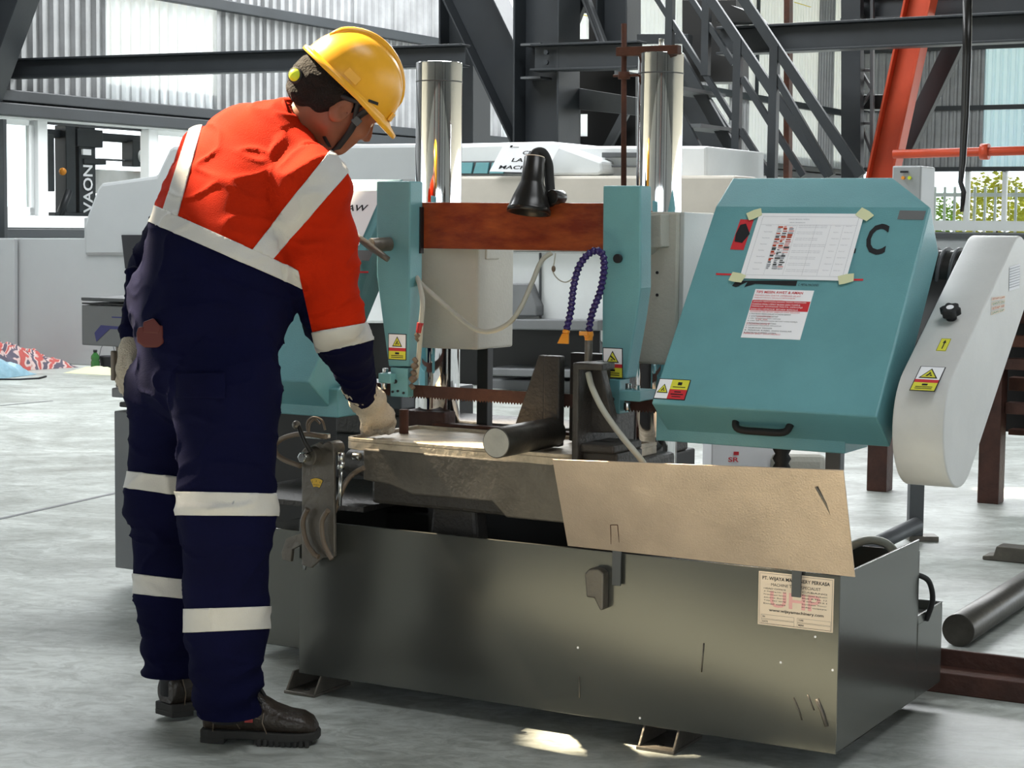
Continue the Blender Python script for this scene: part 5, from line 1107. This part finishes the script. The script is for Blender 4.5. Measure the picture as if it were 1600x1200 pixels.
wk = thing('person', 'worker in orange and navy coveralls and yellow hard hat leaning over the saw table', 'person', Vector((-.66, 4.36, 0)))
dirn = lambda a: Vector((math.cos(math.radians(a)), math.sin(math.radians(a)), 0))
LA = lambda f: Vector((math.sin(math.radians(f)), -math.cos(math.radians(f)), 0))
# head frame
HCn = P(538, 151, 4.42)
hf = Vector((.73*.90, .42, -.68*.90)).normalized(); hu = Vector((.68, .0, .73)); hu = (hu-hf*hu.dot(hf)).normalized(); hr = hf.cross(hu)
HH = lambda r, f, u: HCn+hr*r+hf*f+hu*u
# joints
neckb = P(452, 205, 4.44); neckt = HH(0, -.02, -.06)
shR, elR, wrR = P(492, 292, 4.30), P(520, 492, 4.40), P(566, 612, 4.70)
shL, elL, wrL = P(328, 250, 4.60), P(240, 420, 4.74), P(212, 520, 4.67)
hipR, knR, anR = P(355, 610, 4.27), P(355, 800, 4.22), P(354, 1125, 4.25)
hipL, knL, anL = P(268, 610, 4.47), P(256, 780, 4.46), P(272, 1075, 4.50)
pel = P(318, 575, 4.37); tor = [(P(322, 560, 4.37), .142, 35, 1.15), (P(330, 500, 4.38), .150, 38, 1.25), (P(341, 430, 4.40), .150, 42, 1.28), (P(355, 370, 4.42), .146, 45, 1.30), (P(372, 305, 4.43), .134, 48, 1.38), (P(388, 255, 4.44), .112, 50, 1.45), (P(400, 222, 4.44), .082, 50, 1.5)]
def build_field(h, g, head, limbs=True):
    """g = offset added to every radius (negative for the body inside the clothes)"""
    f = Field((-.98, 4.02, -.01) if limbs else (-.62, 4.2, 1.2), (-.20, 4.92, 1.68), h)
    for (a, ra, fa, sa), (b, rb, fb, sb) in zip(tor, tor[1:]): f.cone(a, b, ra+g, rb+g, .05, LA((fa+fb)/2), (sa+sb)/2)
    sR = .085
    f.cone(P(415, 215, 4.42), shR, .062+g, .078+g, .05); f.cone(P(385, 222, 4.46), shL, .060+g, .072+g, .05)
    f.cone(shR, shR.lerp(elR, .5), .080+g, .077+g, .03); f.cone(shR.lerp(elR, .5), elR, .077+g, .066+g, .03); f.cone(elR, elR.lerp(wrR, .35), .066+g, .060+g, .03); f.cone(elR.lerp(wrR, .35), wrR, .060+g, .040+g*.6, .02)
    f.cone(shL, elL, .075+g, .062+g, .03); f.cone(elL, wrL, .060+g, .042+g*.6, .02)
    f.cone(neckb, neckt, .060+min(g, 0)*.2, .054, .03) if head else f.cone(P(440, 212, 4.44), P(462, 196, 4.44), .070, .066, .03)
    f.cone(pel, hipR, .125+g, .118+g, .04); f.cone(pel, hipL, .125+g, .105+g, .04)
    f.cone(hipR, knR, .118+g, .104+g, .03); f.cone(knR, knR.lerp(anR, .55), .104+g, .093+g, .03); aR_ = anR+Vector((0, 0, .07)) if head else anR; f.cone(knR.lerp(anR, .55), aR_, .093+g, (.066+g) if head else .074, .02)
    f.cone(hipL, knL, .100+g, .088+g, .03); f.cone(knL, knL.lerp(anL, .5), .086+g, .082+g, .03); aL_ = anL+Vector((0, 0, .05)) if head else anL; f.cone(knL.lerp(anL, .5), aL_, .082+g, (.060+g) if head else .068, .02)
    return f
# ---- body (skin): one continuous surface under the clothes
fb_ = build_field(.0055, -.034, True)
B3 = [hr, hf, hu]
fb_.ell(HH(0, -.012, .022), B3, (.076, .097, .092), .02); fb_.ell(HH(0, .030, -.035), B3, (.060, .062, .075), .025)
fb_.ell(HH(0, .062, -.086), B3, (.030, .028, .026), .025)                                                         # chin
fb_.cone(HH(.045, .0, -.075), HH(.012, .062, -.095), .020, .018, .025); fb_.cone(HH(-.045, .0, -.075), HH(-.012, .062, -.095), .020, .018, .025)   # jaw
fb_.cone(HH(0, .088, .002), HH(0, .108, -.034), .009, .0125, .012); fb_.ell(HH(.011, .094, -.038), B3, (.009, .010, .008), .008); fb_.ell(HH(-.011, .094, -.038), B3, (.009, .010, .008), .008)   # nose
fb_.cone(HH(.038, .076, .014), HH(-.038, .076, .014), .013, .013, .015)                                            # brow
fb_.ell(HH(.030, .093, -.004), B3, (.014, .012, .008), .010, True); fb_.ell(HH(-.030, .093, -.004), B3, (.014, .012, .008), .010, True)
fb_.ell(HH(.032, .074, -.03), B3, (.022, .018, .018), .02); fb_.ell(HH(-.032, .074, -.03), B3, (.022, .018, .018), .02)  # cheeks
fb_.cone(HH(.018, .087, -.060), HH(-.018, .087, -.060), .0075, .0075, .007); fb_.cone(HH(.015, .085, -.071), HH(-.015, .085, -.071), .008, .008, .006)   # lips
for s in (1, -1):
    fb_.ell(HH(.078*s, -.012, -.026), [hr*s+hf*-.35, hf, hu], (.012, .023, .036), .006); fb_.ell(HH(.088*s, -.006, -.022), B3, (.006, .010, .018), .004, True)
v, F = fb_.mesh(); v = smooth_np(v, F, 2); body = npobj('body', v, F, 'skin', wk)
# eyes, brows, mouth line
for s in (1, -1):
    b = MB(); b.sphere(HH(.029*s, .077, -.005), .0115, n=12, m=8); obj('eye', b, 'paper', wk); b = MB(); b.sphere(HH(.029*s, .0845, -.007), .0055, n=10, m=6); obj('iris', b, 'ink', wk)
    b = MB(); b.tube([HH(.042*s, .079, .014), HH(.030*s, .089, .018), HH(.016*s, .090, .015)], .0032, 6); obj('eyebrow', b, 'hair', wk)
# hair
fh = Field(HCn-Vector((.2, .2, .2)), HCn+Vector((.2, .2, .2)), .0045)
fh.ell(HH(0, -.026, .02), B3, (.083, .094, .094), .01); fh.cone(HH(0, -.09, -.02), HH(0, -.085, -.055), .045, .036, .03, hr, 1.35); fh.cone(HH(.062, -.045, -.01), HH(.055, -.05, -.05), .022, .018, .02); fh.cone(HH(-.062, -.045, -.01), HH(-.055, -.05, -.05), .022, .018, .02)
fh.ell(HH(0, .12, -.05), B3, (.12, .085, .105), .01, True)
v, F = fh.mesh(); v = smooth_np(v, F, 1)
for i in range(len(v)): q = noise.noise(Vector(v[i])*55)*.004; d = v[i]-np.array(HCn); v[i] += d/np.linalg.norm(d)*q
npobj('hair', v, F, 'hair', wk)
# ---- hard hat
hatC = HH(0, -.012, .024); ht_r, ht_f, ht_u = hr, hf, hu
HT = lambda r, f, u: hatC+hr*r+hf*f+hu*u
R_ = []; NA = 64
def hatp(a, t, off=0):
    c, s_ = math.cos(a), math.sin(a); ex = .106+off; ef = (.128 if c > 0 else .126)+off; eh = .124+off
    u = eh*math.sin(t); k = math.cos(t)**.85; return HT(ex*s_*k, ef*c*k, u)
b = MB(); b.smooth = True
rows = [[hatp(2*math.pi*j/NA, t) for j in range(NA)] for t in [math.pi/2*i/16*.998 for i in range(17)]]
inner = [[hatp(2*math.pi*j/NA, t, -.004) for j in range(NA)] for t in [math.pi/2*i/16*.998 for i in range(17)]]
b.rings(inner[::-1]+[[hatp(2*math.pi*j/NA, 0, 0)-hu*.004 for j in range(NA)]]+rows)
hat = obj('hard_hat', b, 'hat_yellow', wk, .0)
b = MB()
def brimw(a): c = math.cos(a); return .007+.030*max(0, c)**3+.003*max(0, -c)
def brow_(o_, dz): return [hatC+hr*((.106+o_*brimw(a))*math.sin(a))+hf*(((.128 if math.cos(a) > 0 else .126)+o_*brimw(a))*math.cos(a))+hu*(dz-.010*o_*max(0, math.cos(a))) for a in [2*math.pi*j/NA for j in range(NA)]]
b.rings([brow_(-.3, -.006), brow_(.6, -.008), brow_(1, -.009), brow_(1.05, -.004), brow_(1, .002), brow_(.4, .003), brow_(-.1, .008)], False); obj('brim', b, 'hat_yellow', hat)
for off, w, t0 in ((0, .012, .35), (.045, .0045, .62), (-.045, .0045, .62)):
    pts = []
    for i in range(25):
        t = -math.pi/2+math.pi*(i/24); ph = t; k_ = math.cos(ph)
        f_ = math.sin(ph)*.124; u_ = .124*max(0, 1-(f_/.128)**2-(off/.106)**2)**.5
        if u_ > .03: pts.append(HT(off, f_, u_+.0005))
    lo = int(len(pts)*(.12 if off == 0 else .42)); pts = pts[lo:len(pts)-1]
    b = MB(); n_ = len(pts); b.tube(pts, 0, 10, [w*min(1, .25+min(i, n_-1-i)/3) for i in range(n_)]); obj('crown_ridge', b, 'hat_yellow', hat)
b = MB()
for s in (1,):
    for (f0, f1, u0_, u1_) in ((-.035, -.010, .012, .03),): pass
pa = [hatp(math.radians(a), t, .001) for a, t in ((100, .10), (118, .10), (118, .27), (100, .27))]; pb = [hatp(math.radians(a), t, .0035) for a, t in ((100, .10), (118, .10), (118, .27), (100, .27))]; b.hexa(pa, pb); obj('side_slot', b, 'hat_yellow', hat, .001)
b = MB(); pa = [hatp(math.radians(a), t, .0005) for a, t in ((66, .12), (78, .05), (80, .09), (68, .17))]; pb = [hatp(math.radians(a), t, .0015) for a, t in ((66, .12), (78, .05), (80, .09), (68, .17))]; b.hexa(pa, pb); obj('vent_slit', b, 'ink', hat)
b = MB(); pa = [hatp(math.radians(a), t, .001) for a, t in ((26, .05), (38, .05), (38, .22), (26, .22))]; pb = [hatp(math.radians(a), t, .006) for a, t in ((26, .05), (38, .05), (38, .22), (26, .22))]; b.hexa(pa, pb); obj('front_lug', b, 'hat_yellow', hat, .002)
# suspension band, ratchet knob, chin strap
kn0 = P(463, 118, 4.345); kd = (kn0-HH(0, 0, -.01)).normalized()
kd = Vector((-.45, -.88, .1)).normalized()
b = MB(); b.cyl(kn0+kd*-.02, kn0+kd*.008, .019, n=24); kb = obj('ratchet_knob', b, 'ink', hat, .002); b = MB(); b.sphere(kn0+kd*.004, .0155, n=16); obj('knob_cap', b, 'lime', hat)
b = MB(); b.tube(spline([kn0, HH(.05, -.085, -.02), HH(.082, -.03, .0), HT(.094, .02, -.005)], 6), .007, 8); obj('head_band', b, 'ink', hat)
def strap(pts, w=.009, th=.0015, nm='chin_strap', m='ink'):
    P_ = spline(pts, 6); R2 = []
    for i, p in enumerate(P_):
        d = (P_[min(i+1, len(P_)-1)]-P_[max(i-1, 0)]).normalized(); o_ = (p-HH(0, .0, -.03)).normalized(); s_ = d.cross(o_).normalized()
        R2.append([p-s_*w-o_*th, p+s_*w-o_*th, p+s_*w+o_*th, p-s_*w+o_*th])
    b = MB(); b.rings(R2); return obj(nm, b, m, hat)
strap([HT(.094, .045, -.004), HH(.082, .030, -.012), HH(.072, .042, -.045), HH(.056, .052, -.080), HH(.030, .062, -.108), HH(0, .068, -.116), HH(-.03, .062, -.108), HH(-.056, .052, -.08), HH(-.082, .030, -.012)])
strap([HT(.096, .010, -.004), HH(.086, .022, -.015), HH(.080, .036, -.022)], .006); strap([HH(.03, .055, -.108), HH(.045, .03, -.104), HH(.052, .012, -.098)], .004)
b = MB(); b.box(frame(HH(.0845, .032, -.020), hr, hf, hu), -.002, .003, -.011, .011, -.009, .009); obj('strap_buckle', b, 'mid_steel', hat, .002)

# ---- coverall
fc_ = build_field(.0062, 0.0, False)
# blousing over the belt, seat, collar opening
fc_.cone(P(250, 470, 4.46), P(300, 500, 4.30), .075, .085, .05); fc_.cone(P(300, 500, 4.30), P(375, 512, 4.31), .082, .066, .05); fc_.cone(P(430, 440, 4.36), P(404, 515, 4.36), .058, .038, .04)
fc_.cone(P(208, 430, 4.64), P(212, 480, 4.6), .022, .024, .02)
fc_.cone(neckt, neckt.lerp(neckb, 1.0), .050, .060, .004, None, 1, True)
v, F = fc_.mesh(); v = smooth_np(v, F, 2)
# folds: noise displacement along the local normal, elongated along each limb
bones = [('torso', tor[0][0], tor[-1][0], .15), ('armR', shR, elR, .08), ('armR', elR, wrR, .06), ('armL', shL, elL, .075), ('armL', elL, wrL, .06), ('legR', hipR, knR, .115), ('legR', knR, anR, .095), ('legL', hipL, knL, .10), ('legL', knL, anL, .085), ('torso', P(415, 215, 4.42), P(455, 235, 4.36), .07)]
def nearest(Vv):
    D = []
    for n_, a, b_, r in bones:
        a = np.array(a); b2 = np.array(b_); ab = b2-a; t = np.clip(((Vv-a) @ ab)/(ab @ ab), 0, 1); D.append(np.linalg.norm(Vv-(a+t[:, None]*ab), axis=1)-r)
    return np.argmin(np.array(D), 0)
co_tmp = npobj('coverall', v, F, ['navy_cloth', 'orange_cloth', 'reflective'], wk)
me = co_tmp.data; nr = np.zeros(len(me.vertices)*3, np.float32); me.vertices.foreach_get('normal', nr); nr = nr.reshape(-1, 3)
nb = nearest(v); dsp = np.zeros(len(v))
for i in range(len(v)):
    p = Vector(v[i]); n_, a, b_, r = bones[nb[i]]; ax = (b_-a).normalized(); al_ = (p-a).dot(ax); pe = p-a-ax*al_
    q = pe*11+ax*(al_*(7 if n_ == 'torso' else 5)); w = noise.noise(q+Vector((nb[i]*3.1, 0, 0)))
    rg = 1-abs(noise.noise(pe*8+ax*al_*17+Vector((5, nb[i], 2)))*2.6)
    dsp[i] = .0055*w+.0085*max(0, rg)**3*(.4+.6*abs(noise.noise(p*4)))*1.3-.002
    if n_.startswith('leg'): 
        t_ = al_/(b_-a).length; dsp[i] += .004*math.sin(al_*95+3*noise.noise(pe*8))*(1 if (b_ is anR or b_ is anL) and t_ > .7 else .15)
    if n_ == 'armR' and b_ is elR: dsp[i] += .004*math.sin(al_*60+4*noise.noise(pe*9))
vv = v+nr*dsp[:, None]
me.vertices.foreach_set('co', (vv-np.array(wk.location)).astype(np.float32).ravel())
bm = bmesh.new(); bm.from_mesh(me)
def cplane(p, q):           # plane through the two rays
    a, c = ray(*p).normalized(), ray(*q).normalized(); n = a.cross(c).normalized(); return n
bands = [ # limb ids, top line, bottom line  (picture points used only to find the plane of each tape)
 ('torso', ((240, 320), (465, 422)), ((236, 348), (465, 448))),
 ('armR', ((482, 520), (562, 506)), ((492, 552), (570, 534))),
 ('legR', ((281, 768), (430, 771)), ((281, 805), (430, 806))),
 ('legL', ((217, 738), (282, 745)), ((217, 765), (282, 774))),
 ('legR', ((295, 951), (427, 947)), ((298, 988), (425, 982))),
 ('legL', ((226, 898), (294, 906)), ((226, 929), (294, 936)))]
braces = [(((318, 190), (280, 330)), ((345, 190), (254, 330)) if False else ((300, 190), (255, 330))), (((490, 268), (385, 402)), ((530, 286), (412, 420)))]
base = wk.location
def cut(n):
    bmesh.ops.bisect_plane(bm, geom=bm.verts[:]+bm.edges[:]+bm.faces[:], dist=1e-6, plane_co=CAM-base, plane_no=n)
for zc in (.078, .112): bmesh.ops.bisect_plane(bm, geom=bm.verts[:]+bm.edges[:]+bm.faces[:], dist=1e-6, plane_co=Vector((0, 0, zc)), plane_no=ZA)
kill = [f for f in bm.faces if f.calc_center_median().z < .078]; bmesh.ops.delete(bm, geom=kill, context='FACES')
cl_ = [f for f in bm.faces if f.calc_center_median().z < .112]
if cl_:
    ii = nearest(np.array([tuple(f.calc_center_median()+base) for f in cl_])); bmesh.ops.delete(bm, geom=[f for f, k in zip(cl_, ii) if bones[k][0] == 'legL'], context='FACES')
nseam = cplane((461, 400), (497, 560)); nsg = 1 if (P(600, 480, 4.3)-CAM).dot(nseam) > 0 else -1
cut(nseam)
for _, t, b_ in bands: cut(cplane(*t)); cut(cplane(*b_))
for t, b_ in braces: cut(cplane(*t)); cut(cplane(*b_))
# hems: trim trouser bottoms flat
for nm, z in (('R', .085), ('L', .075)): pass
bm.faces.index_update(); bm.verts.index_update(); bm.faces.ensure_lookup_table()
cen = np.array([tuple(f.calc_center_median()+base) for f in bm.faces]); nb2 = nearest(cen); names = [bones[k][0] for k in nb2]
def side(c, n): return (c-CAM).dot(n)
tm = {}
for f, c, nm in zip(bm.faces, cen, names):
    c = Vector(c)
    if nm in ('torso', 'armR'):
        qx, qy = proj(c)
        if 408 < qy < 600: nm = 'armR' if (c-CAM).dot(nseam)*nsg > 0 else 'torso'; names[f.index] = nm
    lab = 0
    (tt, tb) = (bands[0][1], bands[0][2]); 
    def below(ln):  # picture-down side of the plane
        n = cplane(*ln); n = n if n.z < 0 else -n; return (c-CAM).dot(n) > 0
    if nm == 'torso':
        if not below(bands[0][1]): lab = 1
        elif not below(bands[0][2]): lab = 2
        else: lab = 0
        if lab == 1:
            for ln1, ln2 in braces:
                n1 = cplane(*ln1); n2 = cplane(*ln2)
                if (c-CAM).dot(n1)*(c-CAM).dot(n2) < 0 and c.z < 1.50: lab = 3
    elif nm == 'armR':
        lab = 1 if not below(bands[1][1]) else (2 if not below(bands[1][2]) else 0)
        if lab == 1:
            n1 = cplane(*braces[1][0]); n2 = cplane(*braces[1][1])
            if (c-CAM).dot(n1)*(c-CAM).dot(n2) < 0 and not below(bands[0][1]) and proj(c)[0] < 545: lab = 3
    elif nm == 'armL':
        lab = 1 if proj(c)[1] < 320 else 0
        n1 = cplane(*braces[0][0]); n2 = cplane(*braces[0][1])
        if lab == 1 and (c-CAM).dot(n1)*(c-CAM).dot(n2) < 0: lab = 3
    elif nm in ('legR', 'legL'):
        for q in bands[2:]:
            if q[0] == nm and below(q[1]) and not below(q[2]): lab = 2
    f.material_index = {0: 0, 1: 1, 2: 2, 3: 2}[lab]; tm[f.index] = lab
bm.normal_update()
# reflective tapes become pieces of their own, raised off the cloth
groups = {}
for f in bm.faces:
    l = tm[f.index]
    if l >= 2:
        nm = names[f.index]; key = 'reflective_belt' if (l == 2 and nm == 'torso') else 'brace' if l == 3 else nm+('_hi' if (Vector(cen[f.index]).z > .45) else '_lo')
        if key == 'brace': n1 = cplane(*braces[0][0]); n2 = cplane(*braces[0][1]); c = Vector(cen[f.index]); key = 'brace_a' if (c-CAM).dot(n1)*(c-CAM).dot(n2) < 0 else 'brace_b'
        groups.setdefault(key, []).append(f)
for key, fs in groups.items():
    idx = {}; V_ = []; N_ = []; F_2 = []
    for f in fs:
        for x in f.verts:
            if x.index not in idx: idx[x.index] = len(V_); V_.append(x.co+x.normal*.0032); N_.append(x.normal)
        F_2.append([idx[x.index] for x in f.verts])
    m2 = bpy.data.meshes.new('reflective_tape'); m2.from_pydata(V_, [], F_2); m2.materials.append(MATS['reflective']); m2.polygons.foreach_set('use_smooth', [True]*len(F_2))
    o = bpy.data.objects.new('reflective_tape', m2); C.objects.link(o); o.parent = co_tmp; so_ = o.modifiers.new('s', 'SOLIDIFY'); so_.thickness = .003; so_.offset = -1
for f in bm.faces:
    if f.material_index == 2: f.material_index = 0 if names[f.index].startswith('leg') else 1
bm.to_mesh(me); bm.free(); co_tmp.name = 'coverall'
# collar
cc = [neckb.lerp(neckt, t) for t in (-.15, .55)]; dN = (neckt-neckb).normalized(); _, ca_, cb_ = basis(dN)
b = MB(); b.smooth = True; R2 = []
for t, r in ((-.2, .083), (.15, .076), (.42, .072), (.45, .069), (.15, .068), (-.1, .066)):
    c0 = neckb.lerp(neckt, t); R2.append([c0+(ca_*math.cos(a)+cb_*math.sin(a))*r+dN*(.008*math.sin(2*a+1)) for a in [2*math.pi*k/40 for k in range(40)]])
b.rings(R2, False); obj('collar', b, 'orange_cloth', co_tmp)
# thigh pocket flap, hip pocket edge
def patch(px, D0, name, m, th=.004, par=None):
    from mathutils.bvhtree import BVHTree
    bvh = BVHTree.FromPolygons([x.co+base for x in me.vertices], [tuple(p.vertices) for p in me.polygons]); (x0, y0), (x1, y1) = px; N = 12
    lo = []
    for i in range(N+1):
        for j in range(N+1):
            r = ray(x0+(x1-x0)*i/N, y0+(y1-y0)*j/N).normalized(); h = bvh.ray_cast(CAM, r); lo.append((h[0]-r*th) if h[0] else None)
    b = MB(); b.smooth = True; V_ = [q or Vector((0, 0, 0)) for q in lo]
    F_3 = [(i*(N+1)+j, (i+1)*(N+1)+j, (i+1)*(N+1)+j+1, i*(N+1)+j+1) for i in range(N) for j in range(N)]; F_3 = [f for f in F_3 if all(lo[k] for k in f)]
    b.add(V_, F_3); o = obj(name, b, m, par or co_tmp, fix=False); s_ = o.modifiers.new('s', 'SOLIDIFY'); s_.thickness = th*1.2; s_.offset = 0; return o
patch(((276, 583), (352, 622)), 0, 'pocket_flap', 'navy_cloth', .004)
# belt and pouch at the back
from mathutils.bvhtree import BVHTree
bvc = BVHTree.FromPolygons([x.co+base for x in me.vertices], [tuple(p.vertices) for p in me.polygons])
def surf(x, y, lift=.0):
    r = ray(x, y).normalized(); h = bvc.ray_cast(CAM, r); return (h[0] if h[0] else P(x, y, 4.3))-r*lift
def onsurf(name, px, m, l0, l1, par, bev=.002):
    D0 = min((surf(x, y)-CAM).length for x, y in px); D0 += .03
    q = [CAM+ray(x, y).normalized()*(D0-l1) for x, y in px]; c_ = sum(q, Vector())/len(q); v_ = (c_-CAM).normalized()
    b = MB(); b.hexa(q, [p+v_*(l1-l0) for p in q]); return obj(name, b, m, par, bev)
pou = onsurf('belt_pouch', ((213, 520), (216, 511), (255, 508), (256, 536), (247, 543), (226, 543), (214, 534)), 'leather', -.03, .030, wk, .004)
onsurf('pouch_flap', ((222, 520), (224, 503), (240, 497), (253, 512), (248, 522)), 'leather', -.02, .034, pou, .003)
onsurf('pouch_strap', ((228, 520), (226, 509), (240, 512), (247, 508), (244, 522)), 'hose_brown', .0, .037, pou, .001)
# ---- gloves
def glove(name, segs, blobs, h=.0035, seed=0, cuff=None):
    allp = [Vector(p) for s in segs for p in s[0]]+[Vector(c[0] if isinstance(c, tuple) else c) for c, _ in blobs]; lo = Vector([min(p[i] for p in allp)-.06 for i in range(3)]); hi = Vector([max(p[i] for p in allp)+.06 for i in range(3)])
    f = Field(lo, hi, h)
    for c, r in blobs: f.cone(c[0] if isinstance(c, tuple) else c, c[1] if isinstance(c, tuple) else c, r, r, .02)
    for pts, rad, k in segs:
        for a, b_, r1, r2 in zip(pts, pts[1:], rad, rad[1:]): f.cone(a, b_, r1, r2, k)
    v, F = f.mesh(); v = smooth_np(v, F, 1)
    for i in range(len(v)): v[i] += .0014*noise.noise(Vector(v[i])*110+Vector((seed, 0, 0)))
    return npobj(name, v, F, 'glove', wk)
# right hand resting on the table, fingers curled under
wz = wrR; hd = Vector((.10, .40, -.85)).normalized()
kN = P(590, 650, 4.79); acr = Vector((.93, .25, .10)).normalized()
palm0 = wz.lerp(kN, .35); segs = [([wz-(kN-wz)*.25, wz, palm0, kN], [.033, .033, .038, .034], .012)]
for i, (o_, l, r) in enumerate(((-.034, .028, .0105), (-.012, .034, .0112), (.011, .032, .0108), (.032, .024, .0098))):
    k0 = kN+acr*o_+Vector((0, 0, .002)); t_ = G(*proj(k0+Vector((.0, .03, -.02))), .672); k1 = k0+Vector((.004, .034, -.024)); k2 = k1+Vector((-.004, .008, -.024)); k3 = k2+Vector((-.004, -.018, -.012))
    k1.z = max(k1.z, .690); k2.z = max(k2.z, .675); k3.z = max(k3.z, .672)
    segs.append(([k0-(kN-palm0)*.5, k0, k1, k2, k3], [r*1.15, r*1.15, r*1.05, r, r*.9], .006))
tb_ = palm0+acr*-.03; segs.append(([tb_, P(572, 652, 4.74), P(570, 668, 4.77), P(577, 676, 4.79)], [.017, .0135, .012, .0105], .006))
gr_ = glove('glove', segs, [((palm0-acr*.018, palm0+acr*.018), .030), ((kN-acr*.022, kN+acr*.020), .024)], seed=1)
b = MB(); R2 = []; dW = (kN-wz).normalized(); _, wa, wb_ = basis(dW)
for t, r in ((-.045, .041), (-.02, .043), (.0, .040), (.012, .036)): R2.append([wz+dW*t+(wa*math.cos(a)+wb_*math.sin(a))*(r+.0012*math.sin(14*a)) for a in [2*math.pi*k/56 for k in range(56)]])
b.smooth = True; b.rings(R2, False); cu = obj('glove_cuff', b, 'glove', gr_)
# left hand hanging behind the hip
wl_ = wrL; kL = P(199, 578, 4.62); segs = [([wl_, wl_.lerp(kL, .5), kL], [.030, .030, .028], .012)]; acl = Vector((.62, -.75, 0)).normalized()
for i, (o_, l, r) in enumerate(((-.027, .030, .0100), (-.009, .036, .0105), (.010, .034, .0100), (.027, .026, .0092))):
    k0 = kL+acl*o_; k1 = k0+Vector((-.006, -.004, -l)); k2 = k1+Vector((.008, .006, -l*.7)); k3 = k2+Vector((.014, .010, -l*.35))
    segs.append(([k0+Vector((0, 0, .02)), k0, k1, k2, k3], [r*1.1, r*1.1, r, r*.95, r*.85], .005))
segs.append(([wl_.lerp(kL, .45), P(208, 572, 4.58), P(210, 588, 4.58), P(208, 600, 4.59)], [.014, .0125, .0115, .0095], .006))
glove('glove', segs, [((kL-acl*.018, kL+acl*.018), .018)], seed=2)
# ---- boots
def boot(heel, toe, lift, par):
    heel = Vector(heel); toe = Vector(toe); d = (toe-heel); L_ = d.length; d.normalize(); s_ = Vector((d.y, -d.x, 0)); up = Vector((0, 0, 1))
    if lift: pass
    F = lambda x, y, z: heel+d*(x*L_)+s_*y+up*(z+lift*(1-x))
    prof = [(0.0, .030, .030, .085), (.03, .036, .024, .105), (.12, .040, .024, .122), (.26, .042, .024, .128), (.38, .042, .024, .132), (.50, .044, .024, .112), (.62, .047, .024, .090), (.74, .050, .024, .078), (.86, .048, .024, .073), (.94, .038, .024, .062), (.985, .022, .025, .045)]
    b = MB(); b.smooth = True; R2 = []
    for x, w, z0, z1 in prof:
        r = []
        for k in range(28):
            a = 2*math.pi*k/28; cx, sy = math.cos(a), math.sin(a); y = w*abs(cx)**.75*(1 if cx > 0 else -1); zz = (z0+z1)/2+(z1-z0)/2*abs(sy)**.8*(1 if sy > 0 else -1)
            if sy > 0 and .1 < x < .6: y *= 1-.35*sy
            r.append(F(x, y, zz))
        R2.append(r)
    b.rings(R2); bo = obj('boot', b, 'boot', par)
    out = [(-.012, .026), (-.015, 0), (-.012, -.026)]; outl = []
    for x, w in ((0, .030), (.06, .037), (.2, .040), (.36, .036), (.5, .042), (.68, .050), (.82, .051), (.92, .043), (.985, .028), (1.01, .010)): outl.append((x, w))
    ring = [(x-.02 if x == 0 else x, w+.003) for x, w in outl]+[(x-.02 if x == 0 else x, -w-.003) for x, w in outl[::-1]]
    b = MB(); b.prism(lambda x, y, z: F(x, y, z), ring, .012, .032); obj('sole', b, 'sole', bo, .003)
    b = MB(); b.prism(lambda x, y, z: F(x, y, z), [p for p in ring if p[0] < .30], 0, .014); 
    b.prism(lambda x, y, z: F(x, y, z), [(.46, .040), (.46, -.040), (.68, -.050), (.86, -.048), (.95, -.034), (.95, .034), (.86, .048), (.68, .050)], .002, .014); obj('tread', b, 'sole', bo, .002)
    b = MB()
    for k in range(9):
        x = .50+.052*k
        b.box(F, x, x+.03, -.052+.0*k, -.044, .001, .018); b.box(F, x, x+.03, .044, .052, .001, .018)
    obj('tread_lugs', b, 'sole', bo)['kind'] = 'stuff'
    b = MB()
    b.tube([F(.30, y_, .112) if False else F(.255, y_, .108) for y_ in (-.046, 0, .046)], .002, 6) if False else None
    for k in range(4):
        x = .36+.055*k; z = .142-.0145*k; b.tube([F(x, -.030, z-.016), F(x+.01, 0, z+.003), F(x+.02, .030, z-.016)], .0036, 6)
    lc = obj('laces', b, 'ink', bo)
    b = MB(); b.tube(spline([F(.42, .01, .14), F(.46, .048, .128), F(.54, .055, .105), F(.50, .045, .112), F(.43, .02, .135)], 5), .0034, 6); b.tube(spline([F(.42, -.0, .142), F(.40, .03, .165), F(.47, .05, .16), F(.56, .045, .12), F(.47, .01, .128)], 5), .0034, 6); obj('laces', b, 'ink', bo)
    for k in range(2):
        b = MB(); q = F(.36+.055*k, .0405-.001*k, .098-.012*k); b.cyl(q, q+s_*.003, .0045, n=12); obj('eyelet', b, 'bright_steel', bo)
    b = MB(); b.tube([F(.10, .0405, .03), F(.11, .0415, .06), F(.08, .0395, .095)], .0014, 6); b.tube([F(.58, .0495, .03), F(.54, .0475, .055), F(.55, .044, .078)], .0014, 6); b.tube([F(.34, .043, .038), F(.30, .0435, .055), F(.36, .0435, .07), F(.52, .0465, .064)], .0012, 6); obj('seam', b, 'hose_brown', bo)['kind'] = 'stuff'
    b = MB(); b.box(F, .385, .455, .0445, .0465, .055, .063); obj('side_tag', b, 'red_rubber', bo)
    return bo
boot(G(318, 1160)+Vector((0, .03, 0)), G(496, 1166)+Vector((0, .03, 0)), 0, wk)
hL = P(262, 1118, 4.44); hL.z = 0; boot(hL+Vector((-.012, .035, 0)), hL+Vector((.165, .235, 0)), .012, wk)
# socks / ankles inside boots
for a, q in ((anR, 0), (anL, 0)):
    b = MB(); b.cyl(Vector((a.x, a.y, .06)), Vector((a.x, a.y, .17)), .034, .036, n=20); obj('sock', b, 'ink', wk)
